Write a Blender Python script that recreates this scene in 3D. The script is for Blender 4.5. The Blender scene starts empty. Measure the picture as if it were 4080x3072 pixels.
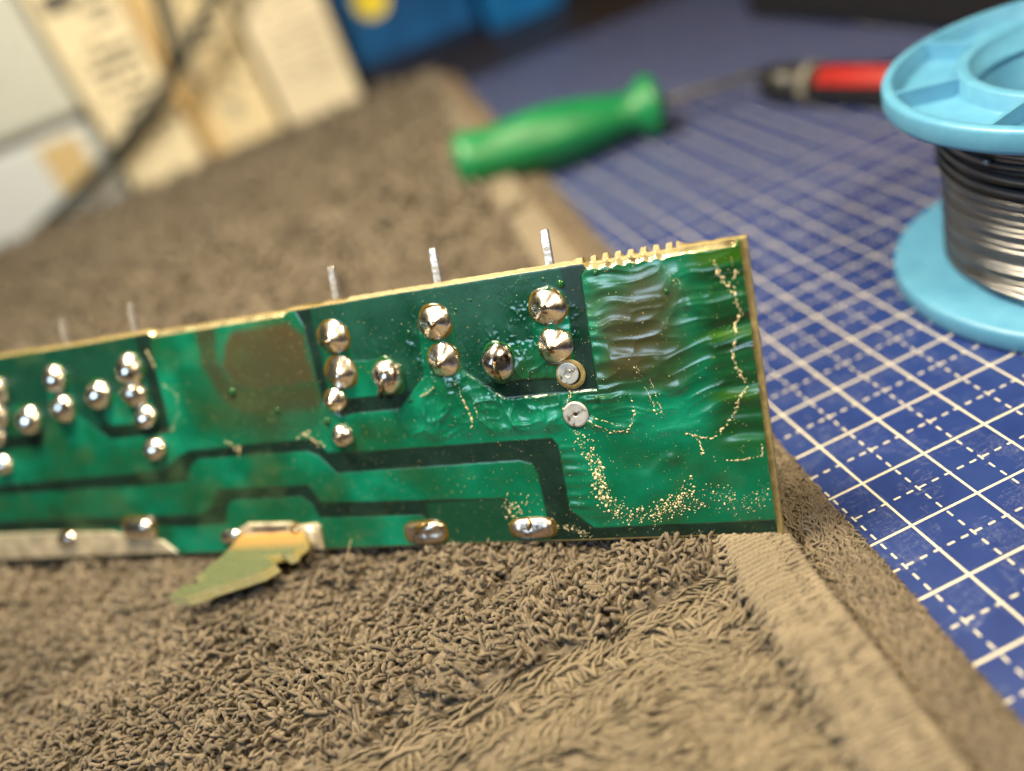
# Close-up of a green circuit board standing on a folded towel on a blue cutting mat.
# One Blender unit is one centimetre.
import bpy, bmesh, math
import numpy as np
from mathutils import Matrix, Vector

rng = np.random.default_rng(7)
scene = bpy.context.scene
scene.unit_settings.scale_length = 0.01
COL = scene.collection

# ------------------------------------------------------------------ camera
CAM = Vector((-4.9848, -11.9329, 8.8412))
RIGHT = Vector((0.906371, -0.290589, -0.306676))
UP = Vector((0.412328, 0.450233, 0.792008))
FWD = Vector((0.092073, 0.844304, -0.527896))
cd = bpy.data.cameras.new("camera")
cam = bpy.data.objects.new("camera", cd)
COL.objects.link(cam)
cam.matrix_world = Matrix(((RIGHT.x, UP.x, -FWD.x, CAM.x), (RIGHT.y, UP.y, -FWD.y, CAM.y),
                           (RIGHT.z, UP.z, -FWD.z, CAM.z), (0, 0, 0, 1)))
cd.sensor_fit = 'HORIZONTAL'
cd.sensor_width = 36
cd.lens = 29.59
cd.clip_start = 0.2
cd.clip_end = 600
cd.dof.use_dof = True
cd.dof.focus_distance = 11.15
cd.dof.aperture_fstop = 0.063
scene.camera = cam

# ------------------------------------------------------------------ light
world = bpy.data.worlds.new("World")
scene.world = world
world.use_nodes = True
world.node_tree.nodes['Background'].inputs['Color'].default_value = (1.0, 0.80, 0.58, 1)
world.node_tree.nodes['Background'].inputs['Strength'].default_value = 0.045


def lamp(name, loc, target, size, energy, color):
    ld = bpy.data.lights.new(name, 'AREA')
    ld.shape = 'DISK'
    ld.size = size
    ld.energy = energy
    ld.color = color
    o = bpy.data.objects.new(name, ld)
    COL.objects.link(o)
    o.location = loc
    o.rotation_euler = (Vector(target) - Vector(loc)).to_track_quat('-Z', 'Y').to_euler()
    return o


lamp("desk_lamp_light", (-8.5, 2.5, 24), (-4, -1, 0), 7.5, 17800, (1.0, 0.82, 0.53))
lamp("front_fill_light", (3.0, -11.0, 19), (-2, -6, 0), 5, 5600, (1.0, 0.80, 0.50))  # added fill to brighten the front right, not a known lamp
lamp("carton_fill_light", (-9, 13, 27), (-9, 35, 5), 5, 8800, (1.0, 0.86, 0.62))  # unseen light added only to brighten the carton fronts
lamp("window_light", (-42, -30, 40), (-3, -1, 2), 19, 15000, (0.55, 0.78, 1.0))
scene.view_settings.view_transform = 'Standard'
scene.view_settings.look = 'None'
scene.view_settings.gamma = 1
scene.view_settings.exposure = 0
scene.cycles.use_denoising = True
scene.cycles.max_bounces = 6


# ------------------------------------------------------------------ helpers
class G:
    """small node helper"""
    def __init__(s, name):
        s.m = bpy.data.materials.new(name)
        s.m.use_nodes = True
        s.nt = s.m.node_tree
        s.b = s.nt.nodes['Principled BSDF']

    def n(s, t, **kw):
        nd = s.nt.nodes.new(t)
        for k, v in kw.items():
            if k in nd.inputs:
                nd.inputs[k].default_value = v
            else:
                setattr(nd, k, v)
        return nd

    def l(s, a, b):
        s.nt.links.new(a, b)

    def val(s, x):
        return x

    def math(s, op, a, b=None, c=None):
        nd = s.nt.nodes.new('ShaderNodeMath')
        nd.operation = op
        for i, x in enumerate((a, b, c)):
            if x is None:
                continue
            if isinstance(x, (int, float)):
                nd.inputs[i].default_value = x
            else:
                s.l(x, nd.inputs[i])
        return nd.outputs[0]

    def mix(s, f, a, b):
        nd = s.nt.nodes.new('ShaderNodeMix')
        nd.data_type = 'RGBA'
        for i, x in ((0, f), (6, a), (7, b)):
            if isinstance(x, (int, float)):
                nd.inputs[i].default_value = x
            elif isinstance(x, tuple):
                nd.inputs[i].default_value = x if len(x) == 4 else x + (1,)
            else:
                s.l(x, nd.inputs[i])
        return nd.outputs[2]

    def noise(s, scale, detail=3, rough=0.55, coord='Object', stretch=None, dist=0.0):
        tc = s.n('ShaderNodeTexCoord')
        src = tc.outputs[coord]
        if stretch:
            mp = s.n('ShaderNodeMapping')
            mp.inputs['Scale'].default_value = stretch
            s.l(src, mp.inputs[0])
            src = mp.outputs[0]
        nz = s.n('ShaderNodeTexNoise')
        nz.inputs['Scale'].default_value = scale
        nz.inputs['Detail'].default_value = detail
        nz.inputs['Roughness'].default_value = rough
        nz.inputs['Distortion'].default_value = dist
        s.l(src, nz.inputs['Vector'])
        return nz.outputs['Fac']

    def ramp(s, f, stops):
        r = s.n('ShaderNodeValToRGB')
        e = r.color_ramp.elements
        while len(e) < len(stops):
            e.new(0.5)
        for i, (p, c) in enumerate(stops):
            e[i].position = p
            e[i].color = c if len(c) == 4 else tuple(c) + (1,)
        s.l(f, r.inputs[0])
        return r.outputs[0]

    def bump(s, h, strength, dist):
        b = s.n('ShaderNodeBump')
        b.inputs['Strength'].default_value = strength
        b.inputs['Distance'].default_value = dist
        s.l(h, b.inputs['Height'])
        s.l(b.outputs[0], s.b.inputs['Normal'])
        return b

    def set(s, **kw):
        for k, v in kw.items():
            k = k.replace('_', ' ')
            if isinstance(v, tuple) and len(v) == 3:
                v = v + (1,)
            s.b.inputs[k].default_value = v
        return s


def simple(name, col, rough=0.5, metal=0.0, var=0.15, nscale=3.0, bump=0.0, bscale=20.0, bdist=0.02, **kw):
    g = G(name)
    g.set(Roughness=rough, Metallic=metal)
    for k, v in kw.items():
        g.b.inputs[k.replace('_', ' ')].default_value = v
    f = g.noise(nscale)
    lo = tuple(max(0, c * (1 - var)) for c in col)
    hi = tuple(min(1, c * (1 + var)) for c in col)
    c = g.ramp(f, [(0.3, lo), (0.7, hi)])
    g.l(c, g.b.inputs['Base Color'])
    if bump:
        g.bump(g.noise(bscale, 4), bump, bdist)
    return g.m


def tag(o, label=None, cat=None, group=None, kind=None):
    if label:
        o['label'] = label
    if cat:
        o['category'] = cat
    if group:
        o['group'] = group
    if kind:
        o['kind'] = kind
    return o


def empty(name, loc=(0, 0, 0), mat=None):
    o = bpy.data.objects.new(name, None)
    o.empty_display_size = 0.3
    COL.objects.link(o)
    if mat is not None:
        o.matrix_world = mat
    else:
        o.location = loc
    return o


def link(name, me, mats=None, parent=None):
    o = bpy.data.objects.new(name, me)
    COL.objects.link(o)
    for m in (mats if isinstance(mats, (list, tuple)) else [mats]):
        if m is not None and m.name not in me.materials:
            me.materials.append(m)
    if parent is not None:
        o.parent = parent
    return o


def npmesh(name, V, F, smooth=True, uv=None, cols=None):
    """V (n,3) array, F (m,k) array with constant k"""
    V = np.asarray(V, dtype=np.float32)
    F = np.asarray(F, dtype=np.int32)
    me = bpy.data.meshes.new(name)
    k = F.shape[1]
    me.vertices.add(len(V))
    me.vertices.foreach_set('co', V.ravel())
    me.loops.add(F.size)
    me.loops.foreach_set('vertex_index', F.ravel())
    me.polygons.add(len(F))
    me.polygons.foreach_set('loop_start', np.arange(0, F.size, k, dtype=np.int32))
    me.polygons.foreach_set('loop_total', np.full(len(F), k, dtype=np.int32))
    me.polygons.foreach_set('use_smooth', np.full(len(F), bool(smooth)))
    if uv is not None:
        ul = me.uv_layers.new(name='UVMap')
        ul.data.foreach_set('uv', np.asarray(uv, dtype=np.float32)[F.ravel()].ravel())
    for nm, arr in (cols or {}).items():
        if arr.ndim == 2:
            a = me.attributes.new(nm, 'FLOAT_COLOR', 'POINT')
            a.data.foreach_set('color', np.c_[arr, np.ones(len(arr))].astype(np.float32).ravel())
        else:
            a = me.attributes.new(nm, 'FLOAT', 'POINT')
            a.data.foreach_set('value', arr.astype(np.float32))
    me.update()
    me.validate()
    return me


def bm_mesh(name, bm, smooth=False):
    me = bpy.data.meshes.new(name)
    bmesh.ops.recalc_face_normals(bm, faces=bm.faces)
    bm.to_mesh(me)
    bm.free()
    for p in me.polygons:
        p.use_smooth = smooth
    return me


def box_bm(x0, x1, y0, y1, z0, z1, bevel=0.0, seg=2, bm=None):
    own = bm is None
    b = bmesh.new()
    vs = [b.verts.new((x, y, z)) for x in (x0, x1) for y in (y0, y1) for z in (z0, z1)]
    for f in ((0, 1, 3, 2), (4, 6, 7, 5), (0, 4, 5, 1), (2, 3, 7, 6), (0, 2, 6, 4), (1, 5, 7, 3)):
        b.faces.new([vs[i] for i in f])
    bmesh.ops.recalc_face_normals(b, faces=b.faces)
    if bevel:
        bmesh.ops.bevel(b, geom=b.edges[:], offset=bevel, segments=seg, affect='EDGES', profile=0.5)
    if own:
        return b
    tmp = bpy.data.meshes.new('tmp')
    b.to_mesh(tmp)
    b.free()
    bm.from_mesh(tmp)
    bpy.data.meshes.remove(tmp)
    return bm


def prism_bm(poly, z0, z1, bevel=0.0, seg=2):
    b = bmesh.new()
    lo = [b.verts.new((p[0], p[1], z0)) for p in poly]
    hi = [b.verts.new((p[0], p[1], z1)) for p in poly]
    n = len(poly)
    top = b.faces.new(hi)
    b.faces.new(lo[::-1])
    for i in range(n):
        j = (i + 1) % n
        b.faces.new((lo[i], lo[j], hi[j], hi[i]))
    bmesh.ops.recalc_face_normals(b, faces=b.faces)
    if bevel:
        es = [e for e in b.edges if all(abs(v.co.z - z1) < 1e-6 for v in e.verts)]
        bmesh.ops.bevel(b, geom=es, offset=bevel, segments=seg, affect='EDGES', profile=0.5)
    return b


def lathe(profile, seg=48, axis_noise=0.0, closed=True):
    """profile [(r, z)...] revolved round z"""
    P = np.array(profile, float)
    n = len(P)
    a = np.linspace(0, 2 * np.pi, seg, endpoint=False)
    V = np.stack([P[:, 0][:, None] * np.cos(a), P[:, 0][:, None] * np.sin(a), np.repeat(P[:, 1][:, None], seg, 1)], -1).reshape(-1, 3)
    F = []
    for i in range(n - 1):
        for j in range(seg):
            k = (j + 1) % seg
            F.append((i * seg + j, i * seg + k, (i + 1) * seg + k, (i + 1) * seg + j))
    return V, np.array(F)


def tube(P, r, seg=8, cap=True):
    """tube through points P with radius r (scalar or per point)"""
    P = np.array(P, float)
    n = len(P)
    R = np.broadcast_to(np.asarray(r, float), (n,))
    T = np.gradient(P, axis=0)
    T /= np.linalg.norm(T, axis=1)[:, None]
    ref = np.array([0, 0, 1.0]) if abs(T[:, 2]).max() < 0.95 else np.array([0.31, 0.95, 0.05])
    A = np.cross(T, ref)
    A /= np.linalg.norm(A, axis=1)[:, None]
    B = np.cross(T, A)
    a = np.linspace(0, 2 * np.pi, seg, endpoint=False)
    V = P[:, None, :] + R[:, None, None] * (A[:, None, :] * np.cos(a)[None, :, None] + B[:, None, :] * np.sin(a)[None, :, None])
    V = V.reshape(-1, 3)
    i = np.arange(n - 1)[:, None] * seg
    j = np.arange(seg)[None, :]
    k = (j + 1) % seg
    F = np.stack([i + j, i + k, i + seg + k, i + seg + j], -1).reshape(-1, 4)
    if cap:
        V = np.r_[V, P[:1], P[-1:]]
        c0, c1 = len(V) - 2, len(V) - 1
        F = np.r_[F, [[c0, (q + 1) % seg, q, c0] for q in range(0)] or np.zeros((0, 4), int)] if False else F
        e = []
        for q in range(0, seg, 2):
            e.append((c0, (q + 2) % seg, q + 1, q))
            s = (n - 1) * seg
            e.append((c1, s + q, s + q + 1, s + (q + 2) % seg))
        F = np.r_[F, np.array(e)]
    return V, F


def vnoise(x, y, seed, octaves=1):
    """smooth value noise, about -1..1"""
    out = 0
    amp = 1.0
    tot = 0
    for o in range(octaves):
        r = np.random.default_rng(seed * 31 + o).random((257, 257))
        X = x * 2 ** o + 1000.37
        Y = y * 2 ** o + 1000.71
        xi = np.floor(X).astype(int)
        yi = np.floor(Y).astype(int)
        fx = X - xi
        fy = Y - yi
        fx = fx * fx * fx * (fx * (fx * 6 - 15) + 10)
        fy = fy * fy * fy * (fy * (fy * 6 - 15) + 10)
        a, b = xi % 257, (xi + 1) % 257
        c, d = yi % 257, (yi + 1) % 257
        v = (r[a, c] * (1 - fx) + r[b, c] * fx) * (1 - fy) + (r[a, d] * (1 - fx) + r[b, d] * fx) * fy
        out = out + amp * (v * 2 - 1)
        tot += amp
        amp *= 0.5
    return out / tot


def sstep(a, b, x):
    t = np.clip((x - a) / (b - a), 0, 1)
    return t * t * (3 - 2 * t)


def sdf(poly, x, y):
    """signed distance, negative inside"""
    P = np.array(poly, float)
    d = np.full(x.shape, 1e9)
    inside = np.zeros(x.shape, bool)
    n = len(P)
    for i in range(n):
        a, b = P[i], P[(i + 1) % n]
        e = b - a
        wx, wy = x - a[0], y - a[1]
        t = np.clip((wx * e[0] + wy * e[1]) / max(e @ e, 1e-12), 0, 1)
        d = np.minimum(d, (wx - t * e[0]) ** 2 + (wy - t * e[1]) ** 2)
        c = ((a[1] > y) != (b[1] > y)) & (x < (b[0] - a[0]) * (y - a[1]) / (b[1] - a[1] + 1e-12) + a[0])
        inside ^= c
    d = np.sqrt(d)
    return np.where(inside, -d, d)


def dline(poly, x, y):
    P = np.array(poly, float)
    d = np.full(x.shape, 1e9)
    for a, b in zip(P[:-1], P[1:]):
        e = b - a
        wx, wy = x - a[0], y - a[1]
        t = np.clip((wx * e[0] + wy * e[1]) / (e @ e), 0, 1)
        d = np.minimum(d, np.hypot(wx - t * e[0], wy - t * e[1]))
    return d


# ------------------------------------------------------------------ setting: desk and cutting mat
m_desk = simple("dark_desk_wood", (0.022, 0.014, 0.011), 0.45, var=0.3, nscale=0.4)
desk = link("desk", bm_mesh("desk", box_bm(-130, 130, -60, 130, -3.2, -0.2)), m_desk)
tag(desk, "dark brown desk top beyond the cutting mat", kind='structure')

g = G("cutting_mat_print")
tc = g.n('ShaderNodeTexCoord')
sx = g.n('ShaderNodeSeparateXYZ')
g.l(tc.outputs['Object'], sx.inputs[0])
X, Y = sx.outputs[0], sx.outputs[1]


def near_line(c, off, half):
    f = g.math('FRACT', g.math('ADD', c, 0.5 + off))
    return g.math('LESS_THAN', g.math('ABSOLUTE', g.math('SUBTRACT', f, 0.5)), half)


solid = g.math('MAXIMUM', near_line(X, 0.0, 0.0175), near_line(Y, 0.0, 0.0175))


def dash(c, ph):
    f = g.math('FRACT', g.math('ADD', g.math('MULTIPLY', c, 5.0), ph))
    return g.math('LESS_THAN', f, 0.52)


dashed = g.math('MAXIMUM', g.math('MULTIPLY', near_line(X, 0.5, 0.014), dash(Y, 0.74)),
                g.math('MULTIPLY', near_line(Y, 0.5, 0.014), dash(X, 0.40)))
ink = g.math('MAXIMUM', solid, dashed)
worn = g.math('MULTIPLY_ADD', g.math('GREATER_THAN', g.noise(60, 3), 0.40), 0.22, 0.78)
ink = g.math('MULTIPLY', ink, worn)
# knife scratches: thin bright strokes
scr = g.noise(2.2, 5, 0.7, stretch=(0.35, 3.5, 1), dist=0.6)
scr = g.math('LESS_THAN', g.math('ABSOLUTE', g.math('SUBTRACT', scr, 0.5)), 0.0035)
scr2 = g.noise(1.6, 5, 0.7, stretch=(4.0, 0.5, 1), dist=0.8)
scr2 = g.math('LESS_THAN', g.math('ABSOLUTE', g.math('SUBTRACT', scr2, 0.52)), 0.003)
gate = g.math('GREATER_THAN', g.noise(1.3, 2), 0.5)
scr = g.math('MULTIPLY', g.math('MAXIMUM', scr, scr2), gate)
blue = g.ramp(g.noise(1.1, 5, 0.65), [(0.3, (0.006, 0.020, 0.122)), (0.55, (0.010, 0.029, 0.148)), (0.8, (0.018, 0.036, 0.150))])
blue = g.mix(g.math('MULTIPLY', scr, 0.30), blue, (0.35, 0.38, 0.5))
col = g.mix(ink, blue, (0.54, 0.52, 0.41))
g.l(col, g.b.inputs['Base Color'])
g.set(Roughness=0.42)
g.bump(g.math('ADD', g.math('MULTIPLY', ink, 0.5), g.noise(45, 4)), 0.25, 0.01)
m_mat = g.m
matbm = box_bm(-36, 34, -26, 28.0, -0.2, 0.0, 0.03, 2)
mat = link("cutting_mat", bm_mesh("cutting_mat", matbm), m_mat)
tag(mat, "blue cutting mat printed with a cream centimetre grid and dashed half lines", "cutting mat")

# ------------------------------------------------------------------ towel
def yarn_mat(name, col, var):
    g = G(name)
    g.set(Roughness=0.92)
    g.b.inputs['Sheen Weight'].default_value = 0.06
    g.b.inputs['Sheen Roughness'].default_value = 0.5
    at = g.n('ShaderNodeAttribute', attribute_name='shade')
    f = g.noise(3.2, 4, 0.6, coord='UV', stretch=(3.0, 22.0, 1), dist=0.4)
    c0 = tuple(c * (1 - var) for c in col)
    c1 = tuple(c * (1 + var) for c in col)
    base = g.mix(at.outputs['Fac'], c0, c1)
    fib = g.ramp(f, [(0.32, (0.50, 0.48, 0.46)), (0.68, (1.18, 1.18, 1.18))])
    mx = g.n('ShaderNodeMix', data_type='RGBA', blend_type='MULTIPLY')
    mx.inputs[0].default_value = 1.0
    g.l(base, mx.inputs[6])
    g.l(fib, mx.inputs[7])
    g.l(mx.outputs[2], g.b.inputs['Base Color'])
    g.bump(f, 0.8, 0.014)
    return g.m


YARN = (0.172, 0.142, 0.106)
m_loop = yarn_mat("towel_loop_yarn", YARN, 0.30)
m_flat = yarn_mat("towel_flat_yarn", (0.235, 0.196, 0.138), 0.24)
m_cloth = simple("towel_ground_weave", (0.155, 0.128, 0.096), 0.95, var=0.25, nscale=8, bump=0.9, bscale=42, bdist=0.03)


def x_hem(y):
    return -2.40 + 0.092 * (y + 4.43)


def furrow(x, y):
    a = x * 0.80 + y * 0.60
    b = -x * 0.60 + y * 0.80
    f = 1 - np.abs(vnoise(a * 0.85 + 0.3 * vnoise(x, y, 5), b * 2.6, 6))
    return 0.14 * sstep(0.78, 1.0, f)


def cloth_z(x, y):
    z = 0.46 + 0.05 * vnoise(x * 0.45, y * 0.45, 3) + 0.035 * vnoise(x * 1.3, y * 1.3, 4)
    z = z - 0.36 * np.exp(-((x + 13.2) / 2.2) ** 2 - ((y + 0.6) / 1.6) ** 2)      # hollow under the left of the board
    z = z - 0.16 * np.exp(-((x + 12.0) / 1.6) ** 2 - ((y + 5.6) / 1.2) ** 2)
    z = z - furrow(x, y) * (y > -4.72)
    z = z + 0.05 * np.exp(-((y + 4.1) / 0.5) ** 2) * (x > -14)
    z = z - 0.10 * sstep(-4.62, -4.90, y)
    z = z + 0.22 * sstep(14, 24, y) * (0.5 + 0.5 * np.sin(y * 1.1 + 0.5))
    return z


towel = empty("towel", (-8, -4, 0))
tag(towel, "grey brown terry towel folded in layers under the circuit board", "towel")


def local(parent, V):
    return np.asarray(V) - np.array(parent.location)


# ground weave as a height field (a closed, thick sheet)
ys = np.r_[np.linspace(-14, -8.6, 20), np.linspace(-8.5, 0.6, 300), np.linspace(0.7, 6, 50), np.linspace(6.3, 30.2, 70)]
ss = np.r_[np.linspace(0, 0.42, 40), np.linspace(0.425, 1, 400)]
YY, SS = np.meshgrid(ys, ss, indexing='ij')
XR = x_hem(YY) + 0.05
XX = -36 + (XR + 36) * SS ** 0.7
curl = 1 - np.abs(vnoise(XX * 6.5 + 1.2 * vnoise(XX * 3, YY * 3, 17), YY * 6.5, 18))
pile_m = (YY > -4.75) | (XX < -9.2 + 0.35 * (YY + 4.9))
ZZ = cloth_z(XX, YY) + pile_m * (0.010 + 0.070 * curl ** 2 + 0.02 * vnoise(XX * 15, YY * 15, 19)) * (YY < 1.0)
nI, nJ = XX.shape
Vt = np.stack([XX, YY, ZZ], -1).reshape(-1, 3)
ij = np.arange(nI * nJ).reshape(nI, nJ)
Ft = np.stack([ij[:-1, :-1], ij[:-1, 1:], ij[1:, 1:], ij[1:, :-1]], -1).reshape(-1, 4)
# skirt down to the mat
ring = np.r_[ij[0, :], ij[1:, -1], ij[-1, -2::-1], ij[-2:0:-1, 0]]
Vs = Vt[ring].copy()
Vs[:, 2] = 0.003
base_i = len(Vt)
k = np.arange(len(ring))
k2 = (k + 1) % len(ring)
Fs = np.stack([ring[k2], ring[k], base_i + k, base_i + k2], -1)
me = npmesh("ground_weave", local(towel, np.r_[Vt, Vs]), np.r_[Ft, Fs])
link("ground_weave", me, m_cloth, towel)


def strands(cx, cy, cz, th, w, h, lean, rad, K=7, S=5, a0=-35, a1=215, flat=None):
    """many yarn loops in one mesh: K points along, S sides"""
    N = len(cx)
    ph = np.radians(np.linspace(a0, a1, K))[None, :]
    ca, sa = np.cos(ph), np.sin(ph)
    along = ca * w[:, None] * 0.5
    up = (sa + 0.55) / 1.55 * h[:, None]
    dx, dy = np.cos(th)[:, None], np.sin(th)[:, None]
    lx, ly = lean[0][:, None], lean[1][:, None]
    skew = (rng.random((N, 1)) - 0.5) * 0.9
    px = cx[:, None] + along * dx + lx * up - dy * along * skew * (sa > 0)
    py = cy[:, None] + along * dy + ly * up + dx * along * skew * (sa > 0)
    pz = cz[:, None] + up
    P = np.stack([px, py, pz], -1)
    P = P + rng.normal(0, 1, P.shape) * rad[:, None, None] * 0.20
    T = np.gradient(P, axis=1)
    T /= np.linalg.norm(T, axis=2, keepdims=True) + 1e-9
    b = np.stack([-np.sin(th), np.cos(th), 0 * th], -1)[:, None, :]
    A = b - T * (T * b).sum(2, keepdims=True)
    A /= np.linalg.norm(A, axis=2, keepdims=True) + 1e-9
    B = np.cross(T, A)
    a = np.linspace(0, 2 * np.pi, S, endpoint=False)
    rr = rad[:, None] * (0.86 + 0.28 * np.sin(np.linspace(0, np.pi, K)))[None, :]
    V = P[:, :, None, :] + rr[:, :, None, None] * (A[:, :, None, :] * np.cos(a)[None, None, :, None] + B[:, :, None, :] * np.sin(a)[None, None, :, None])
    V = V.reshape(-1, 3)
    i = np.arange(K - 1)[:, None] * S
    j = np.arange(S)[None, :]
    kk = (j + 1) % S
    f = np.stack([i + j, i + kk, i + S + kk, i + S + j], -1).reshape(-1, 4)
    F = (np.arange(N)[:, None, None] * (K * S) + f[None]).reshape(-1, 4)
    uu = np.broadcast_to(np.linspace(0, 1, K)[None, :, None], (N, K, S)) + rng.random((N, 1, 1)) * 20
    vv = np.broadcast_to((np.abs(np.linspace(-1, 1, S)))[None, None, :], (N, K, S)) * 0.5 + np.linspace(0, .55, K)[None, :, None] + rng.random((N, 1, 1)) * 9
    uv = np.stack([uu, vv], -1).reshape(-1, 2)
    shade = np.repeat(np.clip(rng.normal(0.5, 0.24, N) + 0.35 * vnoise(cx * 1.6, cy * 1.6, 66, 2), 0, 1), K * S)
    return V, F, uv, shade


def loop_field(x0, x1, y0, y1, pitch, scale=1.0, zf=cloth_z, keep=None, K=7, S=5, lean0=(0.0, -0.15), a0=-35, a1=215, lift=-0.015):
    nx, ny = int((x1 - x0) / pitch), int((y1 - y0) / pitch)
    gx, gy = np.meshgrid(np.arange(nx), np.arange(ny), indexing='ij')
    x = x0 + (gx + 0.5 * (gy % 2) + rng.normal(0, 0.30, gx.shape)) * pitch
    y = y0 + (gy + rng.normal(0, 0.30, gx.shape)) * pitch
    x, y = x.ravel(), y.ravel()
    gapq = vnoise(x * 3.4, y * 3.4, 15) + 0.5 * vnoise(x * 1.1, y * 1.1, 16) < 1.2
    x, y = x[gapq], y[gapq]
    if keep is not None:
        q = keep(x, y)
        x, y = x[q], y[q]
    N = len(x)
    th = vnoise(x * 0.9, y * 0.9, 11) * 2.6 + rng.normal(0, 1.1, N)
    w = rng.uniform(0.060, 0.155, N) * scale
    h = rng.uniform(0.09, 0.19, N) * scale * (1 + 0.40 * vnoise(x * 1.7, y * 1.7, 12))
    lx = lean0[0] + 0.55 * vnoise(x * 1.1, y * 1.1, 13) + rng.normal(0, 0.55, N)
    ly = lean0[1] + 0.55 * vnoise(x * 1.1 + 40, y * 1.1, 14) + rng.normal(0, 0.55, N)
    rad = rng.uniform(0.023, 0.039, N) * scale
    return strands(x, y, zf(x, y) + lift, th, w, h, (lx, ly), rad, K, S, a0, a1)


def join(parts):
    Vs, Fs, U, Sh, off = [], [], [], [], 0
    for V, F, u, s in parts:
        Vs.append(V)
        Fs.append(F + off)
        U.append(u)
        Sh.append(s)
        off += len(V)
    return np.concatenate(Vs), np.concatenate(Fs), np.concatenate(U), np.concatenate(Sh)


def in_pile(x, y):
    return (x < x_hem(y) - 0.02) & (y > -4.72 + 0.10 * vnoise(x * 2, y * 0, 21)) | ((x < -9.2 + 0.35 * (y + 4.9)) & (y <= -4.72))


parts = [loop_field(-16.5, -1.5, -8.5, 1.6, 0.093, 0.84, keep=in_pile, K=7, S=4, a0=-60, a1=250, lift=0.025),
         loop_field(-22.0, 0.5, 1.6, 9.0, 0.19, 1.45, keep=in_pile, K=5, S=4),
         loop_field(-34.0, 3.5, 9.0, 29.5, 0.40, 2.6, keep=in_pile, K=5, S=4)]
V, F, u, s = join(parts)
me = npmesh("pile_loops", local(towel, V), F, uv=u, cols={'shade': s})
tag(link("pile_loops", me, m_loop, towel), "looped terry pile", kind='stuff')


# flat dobby band at the front: yarn lying along the band in wavy rows
def band_strands(x0, x1, y0, y1, n, keep, zf, sc=1.0):
    x = rng.uniform(x0, x1, n)
    y = rng.uniform(y0, y1, n)
    row = 0.085 * sc
    y = np.round(y / row) * row + rng.normal(0, 0.014, n)
    gq = vnoise(x * 5.5, y * 7.5, 33) < 0.40
    x, y = x[gq], y[gq]
    q = keep(x, y)
    x, y = x[q], y[q]
    N = len(x)
    th = 0.12 + 0.75 * vnoise(x * 1.5, y * 2.6, 31) + rng.normal(0, 0.16, N)
    w = rng.uniform(0.20, 0.36, N) * sc
    h = rng.uniform(0.03, 0.078, N) * sc * (1 + 0.8 * vnoise(x * 2.2, y * 2.2, 32))
    rad = rng.uniform(0.012, 0.021, N) * sc
    return strands(x, y, zf(x, y) + 0.0, th, w, h, (rng.normal(0, .3, N), rng.normal(-.1, .3, N)), rad, 6, 3, -5, 185)


def in_band(x, y):
    return (x < x_hem(y) - 0.03) & (y < -4.74) & (x > -9.4 + 0.35 * (y + 4.9))


pb = [band_strands(-11, -2.2, -10.5, -4.74, 21000, in_band, cloth_z)]
# a row of upright stitches along the top of the band
xs_ = np.arange(-9.3, -2.5, 0.085)
for yrow, pr in ((-5.16, 0.55), (-6.9, 0.22)):
    q = rng.random(len(xs_)) < pr
    xx = xs_[q] + rng.normal(0, 0.012, q.sum())
    N = len(xx)
    yy = np.full(N, yrow) + rng.normal(0, 0.02, N)
    pb.append(strands(xx, yy, cloth_z(xx, yy) + 0.03, np.full(N, math.pi / 2) + rng.normal(0, .12, N), np.full(N, 0.20),
                      np.full(N, 0.055), (rng.normal(0, .2, N), rng.normal(0, .2, N)), np.full(N, 0.024), 7, 5, 0, 180))
# rolled yarn along the edge of the band
for yrow in (-4.86, -4.97):
    xx = np.arange(-9.2, -2.45, 0.16)
    N = len(xx)
    yy = yrow + 0.015 * np.sin(xx * 3) + rng.normal(0, 0.01, N)
    pb.append(strands(xx, yy, cloth_z(xx, yy) + 0.035, 0.16 + rng.normal(0, .16, N), rng.uniform(.18, .34, N), rng.uniform(.03, .07, N),
                      (rng.normal(0, .2, N), rng.normal(0, .2, N)), rng.uniform(.018, .028, N), 7, 5, 10, 170))
V, F, u, s = join(pb)
me = npmesh("woven_band", local(towel, V), F, uv=u, cols={'shade': s})
tag(link("woven_band", me, m_flat, towel), "flat woven border band of wavy yarn", kind='stuff')

# hem: ribbed flat strip down the right of the top layer
ys = np.r_[np.arange(-11.0, 1.0, 0.0088), np.arange(1.0, 30.3, 0.06)]
ts = np.linspace(0, 1, 40)
YY, TT = np.meshgrid(ys, ts, indexing='ij')
wid = 0.97
XX = x_hem(YY) - 0.06 + TT * wid + 0.045 * vnoise(YY * 1.4, 0 * YY, 42) + 0.006 * vnoise(YY * 9, TT * 2, 43)
prof = 0.605 - 0.16 * np.clip((0.16 - TT) / 0.16, 0, 1) ** 2.0 - 0.07 * (TT - 0.35) ** 2 + 0.025 * vnoise(YY * 1.1, TT * 2, 48) - 0.20 * np.clip((TT - 0.88) / 0.12, 0, 1) ** 2.2
ribph = YY / 0.070 + 0.25 * vnoise(YY * 1.5, TT * 3, 44) + 0.35 * TT
near = sstep(3.0, 0.0, YY)
rib = (np.abs(np.sin(np.pi * ribph)) ** 0.7 - 0.6) * 0.034 * near
wv = 0.012 * np.sin(TT * 2 * np.pi * 13 + np.pi * np.floor(ribph)) * near
ZZ = prof + (rib + wv) * sstep(0, 0.05, TT) + 0.02 * vnoise(YY * 0.7, TT, 45) + 0.006 * vnoise(XX * 9, YY * 9, 46)
ZZ = ZZ + 0.22 * sstep(14, 24, YY) * (0.5 + 0.5 * np.sin(YY * 1.1 + 0.5)) * 0.6
nI, nJ = XX.shape
ij = np.arange(nI * nJ).reshape(nI, nJ)
F = np.stack([ij[:-1, :-1], ij[:-1, 1:], ij[1:, 1:], ij[1:, :-1]], -1).reshape(-1, 4)
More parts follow.
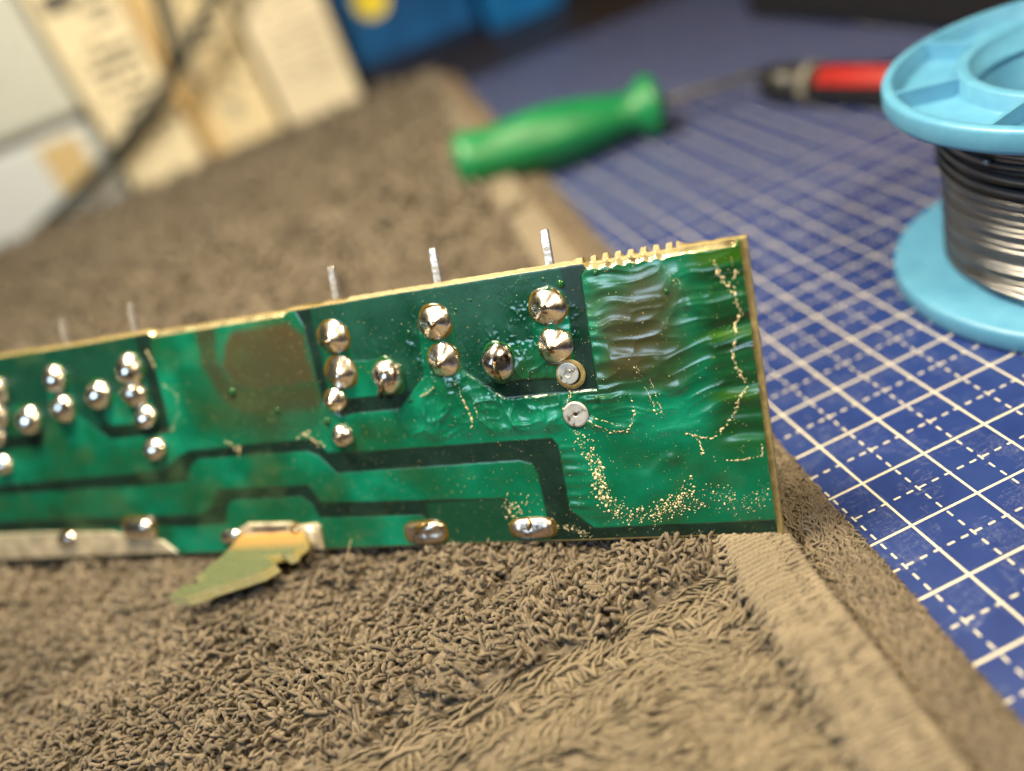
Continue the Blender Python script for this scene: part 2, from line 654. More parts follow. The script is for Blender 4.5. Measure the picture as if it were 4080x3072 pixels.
V = np.stack([XX, YY, ZZ], -1).reshape(-1, 3)
r0, r1 = ij[:, 0], ij[:, -1]
nb = len(V)
m_ = len(r0)
Vb = np.r_[V[r0], V[r1]]
Vb[:, 2] = 0.30
k_ = np.arange(m_ - 1)
F = np.r_[F, np.stack([r0[1:], r0[:-1], nb + k_, nb + k_ + 1], -1)[:, ::-1], np.stack([r1[:-1], r1[1:], nb + m_ + k_ + 1, nb + m_ + k_], -1)[:, ::-1],
          np.stack([nb + k_, nb + k_ + 1, nb + m_ + k_ + 1, nb + m_ + k_], -1)]
uvh = np.stack([TT * 6, YY * 1.8], -1).reshape(-1, 2)
shd = (0.5 + 0.5 * vnoise(XX * 3, YY * 8, 47)).reshape(-1)
me = npmesh("hem", local(towel, np.r_[V, Vb]), F, uv=np.r_[uvh, uvh[r0], uvh[r1]], cols={'shade': np.r_[shd, shd[r0], shd[r1]]})
m_hem = yarn_mat("towel_hem_weave", (0.225, 0.190, 0.140), 0.18)
link("hem", me, m_hem, towel)

# cross yarns of the hem, lying over it, with a stitched left edge
hy, hx_, hw_, hr_ = [], [], [], []
for yy in np.arange(-9.6, 0.5, 0.066):
    for c_, w_ in ((0.03, 0.16), (0.20, 0.25), (0.43, 0.26), (0.67, 0.26), (0.86, 0.20)):
        if rng.random() < 0.94:
            hy.append(yy + rng.normal(0, .009))
            hx_.append(c_ + rng.normal(0, .02))
            hw_.append(w_ * rng.uniform(.85, 1.15))
            hr_.append(rng.uniform(.013, .019) * (1.4 if c_ < .1 else 1))
hy, hx_ = np.array(hy), np.array(hx_)
N = len(hy)
V, F, u, s = strands(x_hem(hy) - 0.06 + hx_, hy, 0.535 - 0.06 * (hx_ < 0.1) - 0.05 * (hx_ > .8) + 0.025 * vnoise(hy * 1.1, hx_ * 2, 48), rng.normal(0.10, .09, N), np.array(hw_), np.full(N, 0.078),
                     (rng.normal(0, .1, N), rng.normal(0, .2, N)), np.array(hr_), 7, 5, 0, 180)
me = npmesh("hem_yarn", local(towel, V), F, uv=u, cols={'shade': s})
tag(link("hem_yarn", me, m_hem, towel), "cross yarns woven along the hem", kind='stuff')

# the lower layer showing beyond the hem
ys = np.r_[np.linspace(-13, 4, 260), np.linspace(4.2, 30.2, 120)]
ts = np.linspace(0, 1, 26)
YY, TT = np.meshgrid(ys, ts, indexing='ij')


def low_edge(y):
    return x_hem(y) + 1.78 + 0.05 * vnoise(y * 0.8, 0 * y, 51) - 0.03 * sstep(0, 20, y)


def low_z(x, y):
    t = np.clip((x - (x_hem(y) + 0.5)) / (low_edge(y) - (x_hem(y) + 0.5)), 0, 1)
    return 0.005 + 0.33 * np.sqrt(np.clip(1 - t ** 2.6, 0, 1)) - 0.16 * np.exp(-((t - 0.30) / 0.09) ** 2) * (0.7 + 0.6 * vnoise(y * 2.5, x * 0, 53)) + 0.02 * vnoise(x * 2, y * 2, 52) * (1 - t)


XX = x_hem(YY) + 0.55 + (low_edge(YY) - x_hem(YY) - 0.5) * TT
ZZ = low_z(XX, YY)
nI, nJ = XX.shape
ij = np.arange(nI * nJ).reshape(nI, nJ)
F = np.stack([ij[:-1, :-1], ij[:-1, 1:], ij[1:, 1:], ij[1:, :-1]], -1).reshape(-1, 4)
me = npmesh("lower_layer", local(towel, np.stack([XX, YY, ZZ], -1).reshape(-1, 3)), F)
link("lower_layer", me, simple("towel_lower_weave", (0.20, 0.148, 0.098), 0.95, var=0.2, nscale=14, bump=0.6, bscale=40, bdist=0.02), towel)
n = 7000
y = np.r_[rng.uniform(-11, 3, n), rng.uniform(3, 14, 1200)]
tt = rng.random(len(y)) ** 0.8
x = x_hem(y) + 0.82 + (low_edge(y) - x_hem(y) - 0.82 - 0.02) * tt
N = len(x)
th = 1.35 + rng.normal(0, 0.5, N)
V, F, u, s = strands(x, y, low_z(x, y) - 0.01, th, rng.uniform(0.10, 0.20, N), rng.uniform(0.03, 0.085, N) * (1 - 0.5 * tt),
                     (rng.normal(.2, .4, N), rng.normal(-.2, .5, N)), rng.uniform(0.013, 0.022, N), 6, 3, 0, 180)
me = npmesh("lower_pile", local(towel, V), F, uv=u, cols={'shade': s})
tag(link("lower_pile", me, m_loop, towel), "short pile of the lower layer", kind='stuff')

# loose fuzz standing off the yarn
n = 70000
x = rng.uniform(-16, -0.2, n)
y = rng.uniform(-9.5, 2.0, n)
q = x < low_edge(y) - 0.05
x, y = x[q], y[q]
N = len(x)
z = np.where(x > x_hem(y) + 0.9, low_z(x, y) + 0.04, np.where(x > x_hem(y) - .05, 0.40, cloth_z(x, y) + np.where(y > -4.7, rng.uniform(0.03, 0.15, N), 0.05)))
a = rng.uniform(0, 2 * np.pi, N)
L = rng.uniform(0.04, 0.13, N)
el = rng.uniform(-0.1, 0.9, N)
side = np.stack([-np.sin(a), np.cos(a), 0 * a], -1)
crl = rng.normal(0, 7.0, N) / 0.12
P = [np.stack([x, y, z], -1)]
az, ez = a.copy(), el.copy()
for k in range(3):
    d = np.stack([np.cos(az) * np.cos(ez), np.sin(az) * np.cos(ez), np.sin(ez)], -1)
    P.append(P[-1] + d * (L / 3)[:, None])
    az = az + crl * L / 3 * .22
    ez = ez - 0.35
hw = 0.0021
wv3 = np.array([0.3, 0.2, 0.93]) * hw
V = np.stack([P[0] - wv3, P[0] + wv3, P[1] - wv3, P[1] + wv3, P[2] - wv3, P[2] + wv3, P[3] - wv3 * .4, P[3] + wv3 * .4], 1).reshape(-1, 3)
f = np.array([[0, 2, 3, 1], [2, 4, 5, 3], [4, 6, 7, 5]])
F = (np.arange(N)[:, None, None] * 8 + f[None]).reshape(-1, 4)
me = npmesh("fuzz", local(towel, V), F, cols={'shade': np.full(len(V), 0.9)})
tag(link("fuzz", me, m_flat, towel), "loose fibre fuzz", kind='stuff')

# two loose hairs lying on the pile
m_hair = simple("pale_hair", (0.55, 0.42, 0.24), 0.4)
V1, F1 = tube([(-7.22, -1.62, .74), (-7.12, -1.42, .77), (-7.04, -1.25, .80), (-6.98, -1.12, .82), (-6.86, -1.16, .80), (-6.74, -1.30, .76)], 0.0042, 6)
tag(link("loose_hair", npmesh("loose_hair", V1, F1), m_hair), "thin pale hair lying on the towel pile below the board", "hair")

# ------------------------------------------------------------------ circuit board
BR = Vector((-1.63368, -4.72999, 0.60))
U1 = Vector((0.84392, -0.53642, -0.00755)).normalized()
U2 = Vector((0.22574, 0.34231, 0.91207))
U2 = (U2 - U1 * U1.dot(U2)).normalized()
U3 = U1.cross(U2)
BM = Matrix(((U1.x, U2.x, U3.x, BR.x), (U1.y, U2.y, U3.y, BR.y), (U1.z, U2.z, U3.z, BR.z), (0, 0, 0, 1)))
board = empty("circuit_board", mat=BM)
tag(board, "green circuit board standing on edge on the towel, solder side and wrinkled mask facing out", "circuit board")
WID, HGT, THK = 18.0, 3.80, 0.16
PITCH = 7.32                      # the layout repeats along the panel


def scallop(u, a, b, pitch, depth, sharp=1.0):
    w = ((u > a) & (u < b)).astype(float)
    ph = (u - a) / pitch
    f = np.abs(ph - np.floor(ph) - 0.5) * 2
    return w * depth * np.sqrt(np.clip(1 - (f * sharp) ** 2, 0, 1))


def top_cut(u):
    jit = 1 + 0.35 * vnoise(u * 3.1, 0 * u, 61)
    c = 0.020 * np.sin(np.pi * (u + 2.10) / 0.165) ** 2 * ((u > -2.1) & (u < -0.94)) * jit
    for a, b_ in ((-6.80, -5.62), (-11.95, -10.45)):
        c = c + 0.012 * np.sin(np.pi * u / 0.082) ** 2 * ((u > a) & (u < b_)) * jit
    return c + 0.004 * vnoise(u * 14, 0 * u, 62)


def chamfer(u):
    c = 0.075 * sstep(-2.06, -1.96, u) * sstep(-0.08, -0.16, u)
    c = c + 0.062 * sstep(-9.42, -9.30, u) * sstep(-6.66, -6.78, u)
    return c + 0.006


us = np.r_[np.arange(-WID, -12.2, 0.05), np.arange(-12.2, -5.4, 0.012), np.arange(-5.4, -2.2, 0.04), np.arange(-2.2, -0.7, 0.010), np.linspace(-0.7, 0, 20)]


def web(u):
    """height of the snapped V-score web above the front edge, with its perforations"""
    base = 0.055 - 0.030 * sstep(-0.85, -0.70, u) - 0.04 * sstep(-9.45, -9.3, u) * sstep(-6.65, -6.8, u)
    jit = 1 + 0.35 * vnoise(u * 3.1, 0 * u, 61)
    w = base + 0.022 * sstep(-2.2, -2.1, u) * sstep(-0.75, -0.85, u)
    w = w - scallop(u, -2.10, -0.86, 0.165, 0.075, 1.9) * np.clip(1 + 0.8 * vnoise(u * 2.3, 0 * u, 64), .35, 1.5)
    for a, b_ in ((-6.80, -5.62), (-11.95, -10.45)):
        w = w - scallop(u, a, b_, 0.082, 0.034, 1.1) * jit
    return np.maximum(w + 0.008 * vnoise(u * 16, 0 * u, 62), 0.004)


n = len(us)
cf = chamfer(us)
vt = np.full(n, HGT) - 0.0 * us
wb_ = web(us)
rows = [(us, np.full(n, 0.0), np.full(n, -THK)), (us, np.full(n, 0.0), np.full(n, -0.02)), (us, np.full(n, 0.02), np.full(n, 0.0)),
        (us, vt - cf, np.zeros(n)), (us, vt, -cf), (us, vt + wb_, -cf - 0.052), (us, vt + wb_ * 0.95, np.full(n, -0.145))
        ]
Vb = np.concatenate([np.stack(r, -1) for r in rows])
F = []
for i in range(7):
    a, b = i * n, ((i + 1) % 7) * n
    k = np.arange(n - 1)
    F.append(np.stack([a + k, a + k + 1, b + k + 1, b + k], -1))
F = np.concatenate(F)
cap = np.array([[0, 1, 2, 3], [0, 3, 4, 5], [0, 5, 6, 0]])
F = np.r_[F, cap * n, (cap * n + n - 1)[:, ::-1]]
g = G("bare_fibreglass")
g.set(Roughness=0.42)
g.b.inputs['Subsurface Weight'].default_value = 0.25
g.b.inputs['Subsurface Radius'].default_value = (0.08, 0.06, 0.02)
f = g.noise(9, 5, 0.65, stretch=(1, 1, 6))
g.l(g.ramp(f, [(0.25, (0.11, 0.082, 0.026)), (0.6, (0.21, 0.165, 0.065)), (0.85, (0.44, 0.37, 0.17))]), g.b.inputs['Base Color'])
g.bump(g.noise(40, 5, 0.7), 0.5, 0.015)
m_fr4 = g.m
me = npmesh("laminate", Vb, F, smooth=False)
link("laminate", me, m_fr4, board)

# layout of the copper under the mask (board plane, cm from the lower right corner)
A0 = [(-6.644, 4.0), (-6.449, 3.559), (-6.40, 2.352), (-6.139, 2.114), (-5.798, 2.146), (-5.136, 2.135), (-4.581, 2.613), (-4.004, 2.581),
      (-3.449, 2.129), (-2.126, 2.13), (-2.094, 3.634), (-1.96, 3.79), (-1.96, 4.0)]
T1 = [(-6.20, 3.38), (-6.1, 3.53), (-5.9, 3.58), (-5.74, 3.45), (-5.702, 3.30), (-5.712, 2.92), (-5.331, 2.90), (-4.98, 2.594), (-5.03, 2.36), (-5.926, 2.378), (-6.30, 2.38), (-6.24, 2.6)]
T2 = [(-4.563, 3.32), (-4.48, 3.5), (-4.25, 3.58), (-4.08, 3.48), (-4.03, 3.33), (-4.02, 2.5), (-4.64, 2.5)]
T3 = [(-2.873, 3.36), (-2.78, 3.53), (-2.573, 3.58), (-2.40, 3.48), (-2.345, 3.28), (-2.37, 2.5), (-2.638, 2.345), (-3.37, 2.377), (-3.474, 2.493), (-3.273, 2.884), (-2.89, 2.90)]
GB = [(-19, 1.49), (-13.76, 1.485), (-9.805, 1.499), (-9.404, 1.718), (-9.16, 1.81), (-6.68, 1.815), (-6.519, 1.578), (-5.942, 1.545), (-2.874, 1.519),
      (-2.801, 1.408), (-2.794, .474), (-2.491, .19), (-.09, .205), (-0.02, -.1), (-3.157, -.1), (-3.157, .366), (-3.168, 1.006), (-3.233, 1.165), (-3.427, 1.234),
      (-6.431, 1.243), (-6.683, 1.539), (-6.874, 1.628), (-9.021, 1.646), (-9.219, 1.527), (-9.346, 1.29), (-9.657, 1.264), (-13.833, 1.289), (-19, 1.29)]
GC = [(-19, .767), (-13.6, .775), (-9.227, .70), (-8.942, .842), (-8.785, 1.101), (-7.0, 1.08), (-6.835, .792), (-6.13, .762), (-3.661, .69), (-3.683, .36),
      (-3.683, -.1), (-4.98, -.1), (-4.98, .364), (-5.127, .503), (-6.94, .534), (-7.0, .76), (-7.19, .905), (-8.525, .909), (-8.654, .827), (-8.773, .511),
      (-9.787, .493), (-10.1, .53), (-19, .59)]


def shift(p, k):
    return [(a - PITCH * k, b) for a, b in p]


ug = np.r_[np.arange(-16.2, -7.0, 0.026), np.arange(-7.0, -0.075, 0.0145), [-0.075]]
tg = np.r_[np.linspace(0.040, 3.62, 236), np.linspace(3.62, 3.80, 22)[1:]]
UU, TG = np.meshgrid(ug, tg, indexing='ij')
cutU = top_cut(UU)
VV = np.where(TG > 3.5, TG - cutU * (TG - 3.5) / 0.3, TG)
chU = chamfer(UU)
dtop = HGT - cutU - VV
big = np.full(UU.shape, 9.0)
dA = big.copy()
dT1, dT2, dT3 = big.copy(), big.copy(), big.copy()
for k in (0, 1, 2):
    dA = np.minimum(dA, sdf(shift(A0, k), UU, VV))
    dT1 = np.minimum(dT1, sdf(shift(T1, k), UU, VV))
    dT2 = np.minimum(dT2, sdf(shift(T2, k), UU, VV))
    dT3 = np.minimum(dT3, sdf(shift(T3, k), UU, VV))
dB, dC = sdf(GB, UU, VV), sdf(GC, UU, VV)
dTr = np.minimum(np.minimum(dT1, dT2), dT3)
dgap = np.minimum(np.minimum(np.maximum(dA, -dTr), dB), dC)        # negative in the bare gaps
cop = sstep(-0.010, 0.012, dgap + 0.004 * vnoise(UU * 9, VV * 9, 71))

# relief
H = 0.0075 * cop
edge_in = np.clip(dgap, 0, 1)                                         # distance from a gap, on copper
wu = UU + 0.10 * vnoise(UU * 1.3, VV * 1.3, 72)
wv_ = VV + 0.16 * vnoise(UU * 1.1, VV * 1.0, 73) + 0.05 * vnoise(UU * 3.1, VV * 2.0, 70)
r_zone = sstep(-2.25, -1.9, UU) * sstep(1.35, 2.0, VV)              # the wrinkled right pour
big_w = vnoise(wu * 0.9 + 3, wv_ * 3.4 - UU * 0.55, 74)
ridge = 1 - np.abs(vnoise(wu * 0.75, wv_ * 2.7 - UU * 0.5, 75))
rdg = lambda fu, fv, sd: 1 - np.abs(vnoise(wu * fu + 7, wv_ * fv - UU * 0.5, sd))
H = H + cop * r_zone * (0.026 * big_w + 0.010 * ridge ** 3 + 0.013 * rdg(0.9, 4.7, 111) ** 4 + 0.009 * rdg(1.9, 8.0, 112) ** 3)
H = H + cop * r_zone * 0.010 * vnoise(wu * 2.4, wv_ * 6.0, 76)
# fine puckers running in from the edges of the pour
pk = (np.sin(wv_ * 2 * np.pi / 0.145 + 2.0 * vnoise(UU * 1.5, VV * 1.5, 77)) * 0.5 + 0.5) * (0.6 + 0.8 * vnoise(UU * 2, VV * 4, 78))
pz = sstep(0.62, 0.0, edge_in) * sstep(-2.95, -2.70, UU) * sstep(0.25, 0.6, VV)
H = H + cop * 0.017 * pk * pz * (UU < -1.3)
# right margin streaks
st = vnoise(wu * 0.9, wv_ * 5.5, 79)
rz = sstep(-0.75, -0.35, UU) * sstep(0.9, 1.6, VV)
H = H + cop * 0.028 * st * rz
# crumpled middle pour
mz = sstep(-5.3, -4.6, UU) * sstep(-2.0, -2.5, UU) * sstep(1.55, 1.75, VV) * sstep(2.75, 2.45, VV)
cr = 1 - np.abs(vnoise(wu * 2.3 + VV, wv_ * 2.6 - UU * .6, 80))
H = H + cop * mz * (0.020 * cr ** 3 + 0.012 * vnoise(wu * 3.6, wv_ * 3.2, 81) + 0.016 * rdg(4.2, 4.0, 113) ** 4 + 0.008 * rdg(8, 6, 114) ** 3)
# vertical puckers along the middle gap
pk2 = np.sin(UU * 2 * np.pi / 0.13 + 2 * vnoise(UU * 2, VV * 2, 82)) * 0.5 + 0.5
H = H + cop * 0.007 * pk2 * sstep(0.28, 0.0, edge_in) * mz
fl = np.exp(-(((UU + 2.472) ** 2 + (VV - 1.828) ** 2) / 0.055) ** 2)
fl = np.maximum(fl, np.exp(-(((UU + 2.489) ** 2 + (VV - 2.391) ** 2) / 0.045) ** 2))
H = H * (1 - fl) + 0.008 * fl
v_flat = fl
# calm low right part
lz = sstep(-2.8, -2.2, UU) * sstep(1.9, 1.2, VV)
H = H + cop * lz * (0.024 * vnoise(wu * 1.5, wv_ * 1.6, 83) + 0.005 * vnoise(wu * 4, wv_ * 4, 84))
# single folds
n2w, n3w = vnoise(UU * 4, VV * 5, 101), vnoise(UU * 4, VV * 5, 102)
for pl, amp, sg in (([(-2.29, 1.74), (-2.03, 1.60), (-1.78, 1.60), (-1.67, 1.75)], 0.030, 0.045),
                    ([(-2.05, 2.02), (-1.6, 2.02), (-1.1, 2.20), (-0.7, 2.22)], 0.030, 0.055),
                    ([(-1.4, 1.66), (-1.1, 1.70), (-0.85, 1.66)], 0.028, 0.05),
                    ([(-2.0, 2.30), (-1.5, 2.42), (-1.25, 2.52)], 0.020, 0.05),
                    ([(-0.85, 3.5), (-0.72, 3.3), (-0.62, 3.1), (-0.60, 2.8)], 0.028, 0.05),
                    ([(-0.75, 3.15), (-0.52, 3.0), (-0.50, 2.6), (-0.42, 2.5)], 0.022, 0.04),
                    ([(-5.30, 1.9), (-5.15, 1.75), (-5.0, 1.66)], 0.018, 0.04),
                    ([(-3.9, 2.25), (-3.6, 1.95), (-3.45, 2.1), (-3.25, 1.8)], 0.022, 0.045),
                    ([(-1.9, 0.95), (-1.3, 1.25)], 0.010, 0.06)):
    H = H + cop * amp * 0.8 * np.exp(-(dline(pl, wu + 0.05 * n2w, wv_ + 0.05 * n3w) / (sg * 1.5)) ** 2) * (0.6 + 0.5 * n2w)
H = H + 0.0016 * vnoise(UU * 4, VV * 4, 85, 2)
lift = (1 - v_flat) * 0.018 * sstep(0.0, 0.35, edge_in) * (VV > 1.3 - 3 * (UU > -2.85)) * sstep(-5.6, -5.0, UU) * cop
H = np.where(cop > 0.5, np.maximum(H + lift, 0.0045), H)
# blister
H = H + cop * 0.012 * np.exp(-(((UU + 1.28) ** 2 + (VV - 1.10) ** 2) / 0.008))
# wet flux round the reworked joints
wet = 0 * UU
for (a, b, r, w) in ((-2.98, 3.28, .26, 1), (-2.95, 2.95, .2, .8), (-4.72, 3.05, .24, 1), (-4.62, 2.75, .22, .9), (-3.72, 2.75, .26, 1), (-3.45, 2.98, .18, .9), (-2.25, 2.9, .12, .8),
                     (-2.28, 3.2, .1, .8), (-3.2, 2.85, .25, .8), (-5.25, 3.0, .22, .5), (-4.2, 2.42, .2, .8), (-3.55, 2.32, .2, .8), (-4.55, 3.45, .18, .7)):
    wet = np.maximum(wet, w * np.exp(-(((UU - a) ** 2 + (VV - b) ** 2) / r ** 2)))
wet = np.clip(wet * (1 + 0.5 * vnoise(UU * 5, VV * 5, 86)), 0, 1)
H = H + wet * (0.011 * np.clip(vnoise(UU * 24, VV * 24, 87), 0, 1) + 0.010 * vnoise(UU * 7, VV * 7, 88))
H = np.maximum(H, 0.0)
# roll over the chamfer
H = np.where(dtop < chU, H * sstep(0, 0.03, dtop) - (chU - dtop), H) + 0.0045
H = np.where(dtop < 0.02, np.minimum(H, 0.004 - np.clip(chU - dtop, 0, 1)), H)

# colour: copper seen through green mask, bare laminate under mask, burns, painted wrinkle reflections
def C3(*c):
    return np.array(c, float)[None, None, :]


t = lambda m: m[..., None]
n1 = vnoise(UU * 1.1, VV * 1.4, 91, 3)
n2 = vnoise(UU * 3.3, VV * 3.3, 92, 3)
n3 = vnoise(UU * 30, VV * 30, 93)
pour = C3(0.002, 0.096, 0.050) + t(np.clip(n1, 0, 1)) * C3(0.002, 0.12, 0.085) + t(np.clip(-n1, 0, 1)) * C3(0.012, -0.065, -0.045)
pour = pour * (1 + 0.12 * t(n2) + 0.05 * t(n3))
gapc = C3(0.0035, 0.017, 0.0115) * (1 + 0.4 * t(n2) + 0.1 * t(n3))
innA = sstep(0.0, 0.05, -np.abs(((UU + 4.32 + PITCH / 2) % PITCH) - PITCH / 2) + 1.98) * sstep(2.36, 2.41, VV)
Ac = C3(0.003, 0.046, 0.028) * (1 + 0.25 * t(n2) + 0.1 * t(n3))
gapA = gapc * t(1 - innA) + Ac * t(innA)
isA = (dA < 0.02)
lowmid = sstep(-5.05, -4.95, UU) * sstep(0.70, 0.66, VV) * sstep(-3.6, -3.7, UU)
gp = np.where(t(isA), gapA, gapc * t(1 - lowmid) + C3(0.003, 0.042, 0.022) * t(lowmid))
colr = gp * t(1 - cop) + pour * t(cop)
# burns and stains in the mask
sR = sstep(0.45, -0.30, sdf([(-1.95, 3.5), (-1.35, 3.5), (-0.95, 3.25), (-0.9, 2.8), (-1.1, 2.4), (-1.75, 2.4), (-1.95, 2.8)], UU, VV) + 0.25 * vnoise(UU * 2, VV * 3.5, 94)) * cop
sL = sstep(0.05, -0.10, sdf([(-7.98, 3.45), (-7.75, 3.66), (-6.70, 3.66), (-6.46, 3.4), (-6.46, 2.70), (-7.5, 2.62), (-7.95, 2.80), (-8.10, 3.1)], UU, VV) + 0.04 * n2) * cop
sL2 = sstep(0.10, -0.06, np.abs(dline([(-8.25, 3.70), (-8.33, 3.2), (-8.12, 2.72), (-7.75, 2.50), (-6.6, 2.45)], UU, VV)) - 0.15 + 0.04 * n2) * cop * 0.9
sL3 = sstep(1.3, 0.3, np.hypot((UU + 7.3) * .8, VV - 2.7)) * cop * 0.6
colr = colr * t(1 - 0.78 * sR) + C3(0.048, 0.036, 0.016) * t(0.78 * sR)
colr = colr * t(1 - 0.93 * sL) + C3(0.066, 0.044, 0.022) * t(0.93 * sL)
colr = colr * t(1 - 0.8 * sL2) + C3(0.042, 0.030, 0.014) * t(0.8 * sL2)
colr = colr * t(1 - sL3) + C3(0.034, 0.050, 0.026) * t(sL3)
# olive and dark streaks by the right margin: wrinkle reflections painted into the colour
ol = np.clip(1.1 * vnoise(UU * .8, VV * 6.5, 95), 0, 1) * sstep(-0.9, -0.4, UU) * sstep(1.0, 1.6, VV) * cop
dk = np.clip(-1.6 * vnoise(UU * .8, VV * 6.5, 95), 0, 1) * sstep(-0.9, -0.4, UU) * sstep(1.0, 1.6, VV) * cop
mg = sstep(-0.85, -0.38, UU + 0.12 * vnoise(VV * 2, UU * 2, 99)) * sstep(0.75, 1.5, VV) * cop * 0.85
colr = colr * t(1 - mg) + C3(0.006, 0.050, 0.012) * t(mg)
colr = colr * t(1 - ol) + C3(0.024, 0.085, 0.006) * t(ol)
colr = colr * t(1 - 0.9 * dk) + C3(0.006, 0.025, 0.008) * t(0.9 * dk)
colr = colr * t(1 - 0.55 * wet) + C3(0.002, 0.028, 0.016) * t(0.55 * wet)
# faint pale residue haze
hz = np.clip(vnoise(UU * 1.6, VV * 2.2, 96, 3) - 0.15, 0, 1) * sstep(-5.8, -6.4, UU) * 0.9 + np.clip(vnoise(UU * 2.6, VV * 3, 97, 3) - 0.25, 0, 1) * 0.4 * (VV < 1.3)
hz = hz * 0.6
colr = colr * t(1 - hz) + C3(0.060, 0.11, 0.045) * t(hz)
tin = sstep(0.0, 0.012, chU + 0.004 - dtop) * (chU > 0.02)
tin = tin * (0.75 + 0.25 * vnoise(UU * 6, VV * 6, 98))
colr = colr * t(1 - tin) + C3(0.82, 0.70, 0.42) * t(tin)
colr = np.clip(colr, 0.001, 1)
rgh = 0.215 + 0.10 * (1 - cop) + 0.06 * n2 - 0.17 * wet
rgh = np.clip(rgh, 0.07, 0.6)

g = G("solder_mask_green")
ac = g.n('ShaderNodeAttribute', attribute_name='tint')
ar = g.n('ShaderNodeAttribute', attribute_name='rough')
am = g.n('ShaderNodeAttribute', attribute_name='tin')
sp = g.noise(34, 2, 0.5)
speck = g.math('MULTIPLY', g.math('GREATER_THAN', sp, 0.715), g.math('GREATER_THAN', g.noise(2.2, 3, .6), 0.46))
cc = g.mix(g.math('MULTIPLY', speck, 0.55), ac.outputs['Color'], (0.45, 0.36, 0.12))
g.l(cc, g.b.inputs['Base Color'])
g.l(ar.outputs['Fac'], g.b.inputs['Roughness'])
g.l(am.outputs['Fac'], g.b.inputs['Metallic'])
g.set(IOR=1.52)
g.bump(g.noise(55, 3, 0.6), 0.16, 0.006)
m_mask = g.m

nI, nJ = UU.shape
Pm = np.stack([UU, VV, H], -1)
du = np.gradient(Pm, axis=0)
dv = np.gradient(Pm, axis=1)
NN = np.cross(du, dv)
NN /= np.linalg.norm(NN, axis=2, keepdims=True)
ij = np.arange(nI * nJ).reshape(nI, nJ)
FQ = np.stack([ij[:-1, :-1], ij[1:, :-1], ij[1:, 1:], ij[:-1, 1:]], -1).reshape(-1, 4)
cen = lambda a: 0.25 * (a[:-1, :-1] + a[1:, :-1] + a[1:, 1:] + a[:-1, 1:]).ravel()
cg, cB, cC, c1, c3_, cu, cv = cen(dgap), cen(dB), cen(dC), cen(dT1), cen(dT3), cen(UU), cen(VV)
cA = cen(dA)
gap_f = cg < 0
t1_f = ~gap_f & (c1 < 0) & (cA < 0)
t3_f = ~gap_f & (c3_ < 0) & (cA < 0)
up_line = np.interp(cu, [-19, -13.8, -9.7, -9.25, -9.0, -6.75, -6.45, -3.1, -2.95, -2.9], [1.39, 1.39, 1.38, 1.6, 1.73, 1.72, 1.4, 1.38, 1.2, -1])
lo_line = np.interp(cu, [-19, -13.6, -9.5, -8.86, -8.65, -7.1, -6.9, -3.68, -3.67], [.68, .68, .6, .7, 1.0, 1.0, .65, .62, -1])
pour_f = ~gap_f & ~t1_f & ~t3_f & (cv > up_line)
mid_f = ~gap_f & ~t1_f & ~t3_f & ~pour_f & (cv > lo_line)
bot_f = ~gap_f & ~t1_f & ~t3_f & ~pour_f & ~mid_f


def mask_part(name, sel, label=None):
    fs = FQ[sel]
    if not len(fs):
        return None
    idx, inv = np.unique(fs.ravel(), return_inverse=True)
    me = npmesh(name, Pm.reshape(-1, 3)[idx], inv.reshape(-1, 4),
                cols={'tint': colr.reshape(-1, 3)[idx], 'rough': rgh.ravel()[idx], 'tin': tin.ravel()[idx]})
    me.normals_split_custom_set_from_vertices(NN.reshape(-1, 3)[idx].tolist())
    o = link(name, me, m_mask, board)
    if label:
        o['label'] = label
    return o


mask_part("solder_mask", gap_f, "dark green mask over bare laminate")
mask_part("copper_pour", pour_f, "broad wrinkled copper area under bright green mask")
mask_part("copper_trace", mid_f, "wide stepped track running along the board")
mask_part("copper_trace", bot_f, "track along the bottom edge")
for k in range(2):
    sel = (cu < -5 + -PITCH * k) & (cu > -7.2 - PITCH * k)
    mask_part("copper_trace", t1_f & sel)
    sel = (cu < -2 - PITCH * k) & (cu > -4 - PITCH * k)
    mask_part("copper_trace", t3_f & sel)

# --- solder
def metal(name, col, rough, spots=True):
    g = G(name)
    g.set(Metallic=1.0)
    f = g.noise(7, 4, 0.6)
    g.l(g.ramp(f, [(0.37, (col[0] * .26, col[1] * .20, col[2] * .15)), (0.46, col), (0.62, tuple(min(1, c * 1.12) for c in col)), (0.72, (col[0] * .62, col[1] * .66, col[2] * .74))]), g.b.inputs['Base Color'])
    r = g.math('MULTIPLY_ADD', g.noise(16, 4), 0.25, rough - 0.09)
    g.l(r, g.b.inputs['Roughness'])
    g.bump(g.noise(9, 3, 0.5), 0.12, 0.03)
    return g.m


m_solder = metal("solder", (0.80, 0.755, 0.69), 0.20)
m_tin = metal("dull_tin", (0.62, 0.60, 0.55), 0.52)
m_pin = simple("tinned_pin", (0.50, 0.47, 0.43), 0.26, 0.60, var=0.45, nscale=7, bump=0.35, bscale=9, bdist=0.03)
m_amber = simple("amber_flux", (0.095, 0.060, 0.008), 0.12, var=0.4, nscale=6)
m_darkjoint = metal("dark_wet_solder", (0.62, 0.59, 0.56), 0.15)
m_lead = metal("scorched_lead", (0.42, 0.31, 0.18), 0.25)
m_pad = metal("pad_solder", (0.56, 0.47, 0.40), 0.30)
m_dark = simple("burnt_flux", (0.018, 0.010, 0.007), 0.25, var=0.4)
m_bead = simple("pale_flux_bead", (0.55, 0.48, 0.30), 0.30, var=0.25, nscale=9)
m_drop = simple("green_flux_drop", (0.010, 0.075, 0.020), 0.06, var=0.3)
m_cream = simple("tinned_strip_cream", (0.62, 0.54, 0.40), 0.34, 0.55, var=0.35, nscale=4, bump=0.3, bscale=18, bdist=0.03)


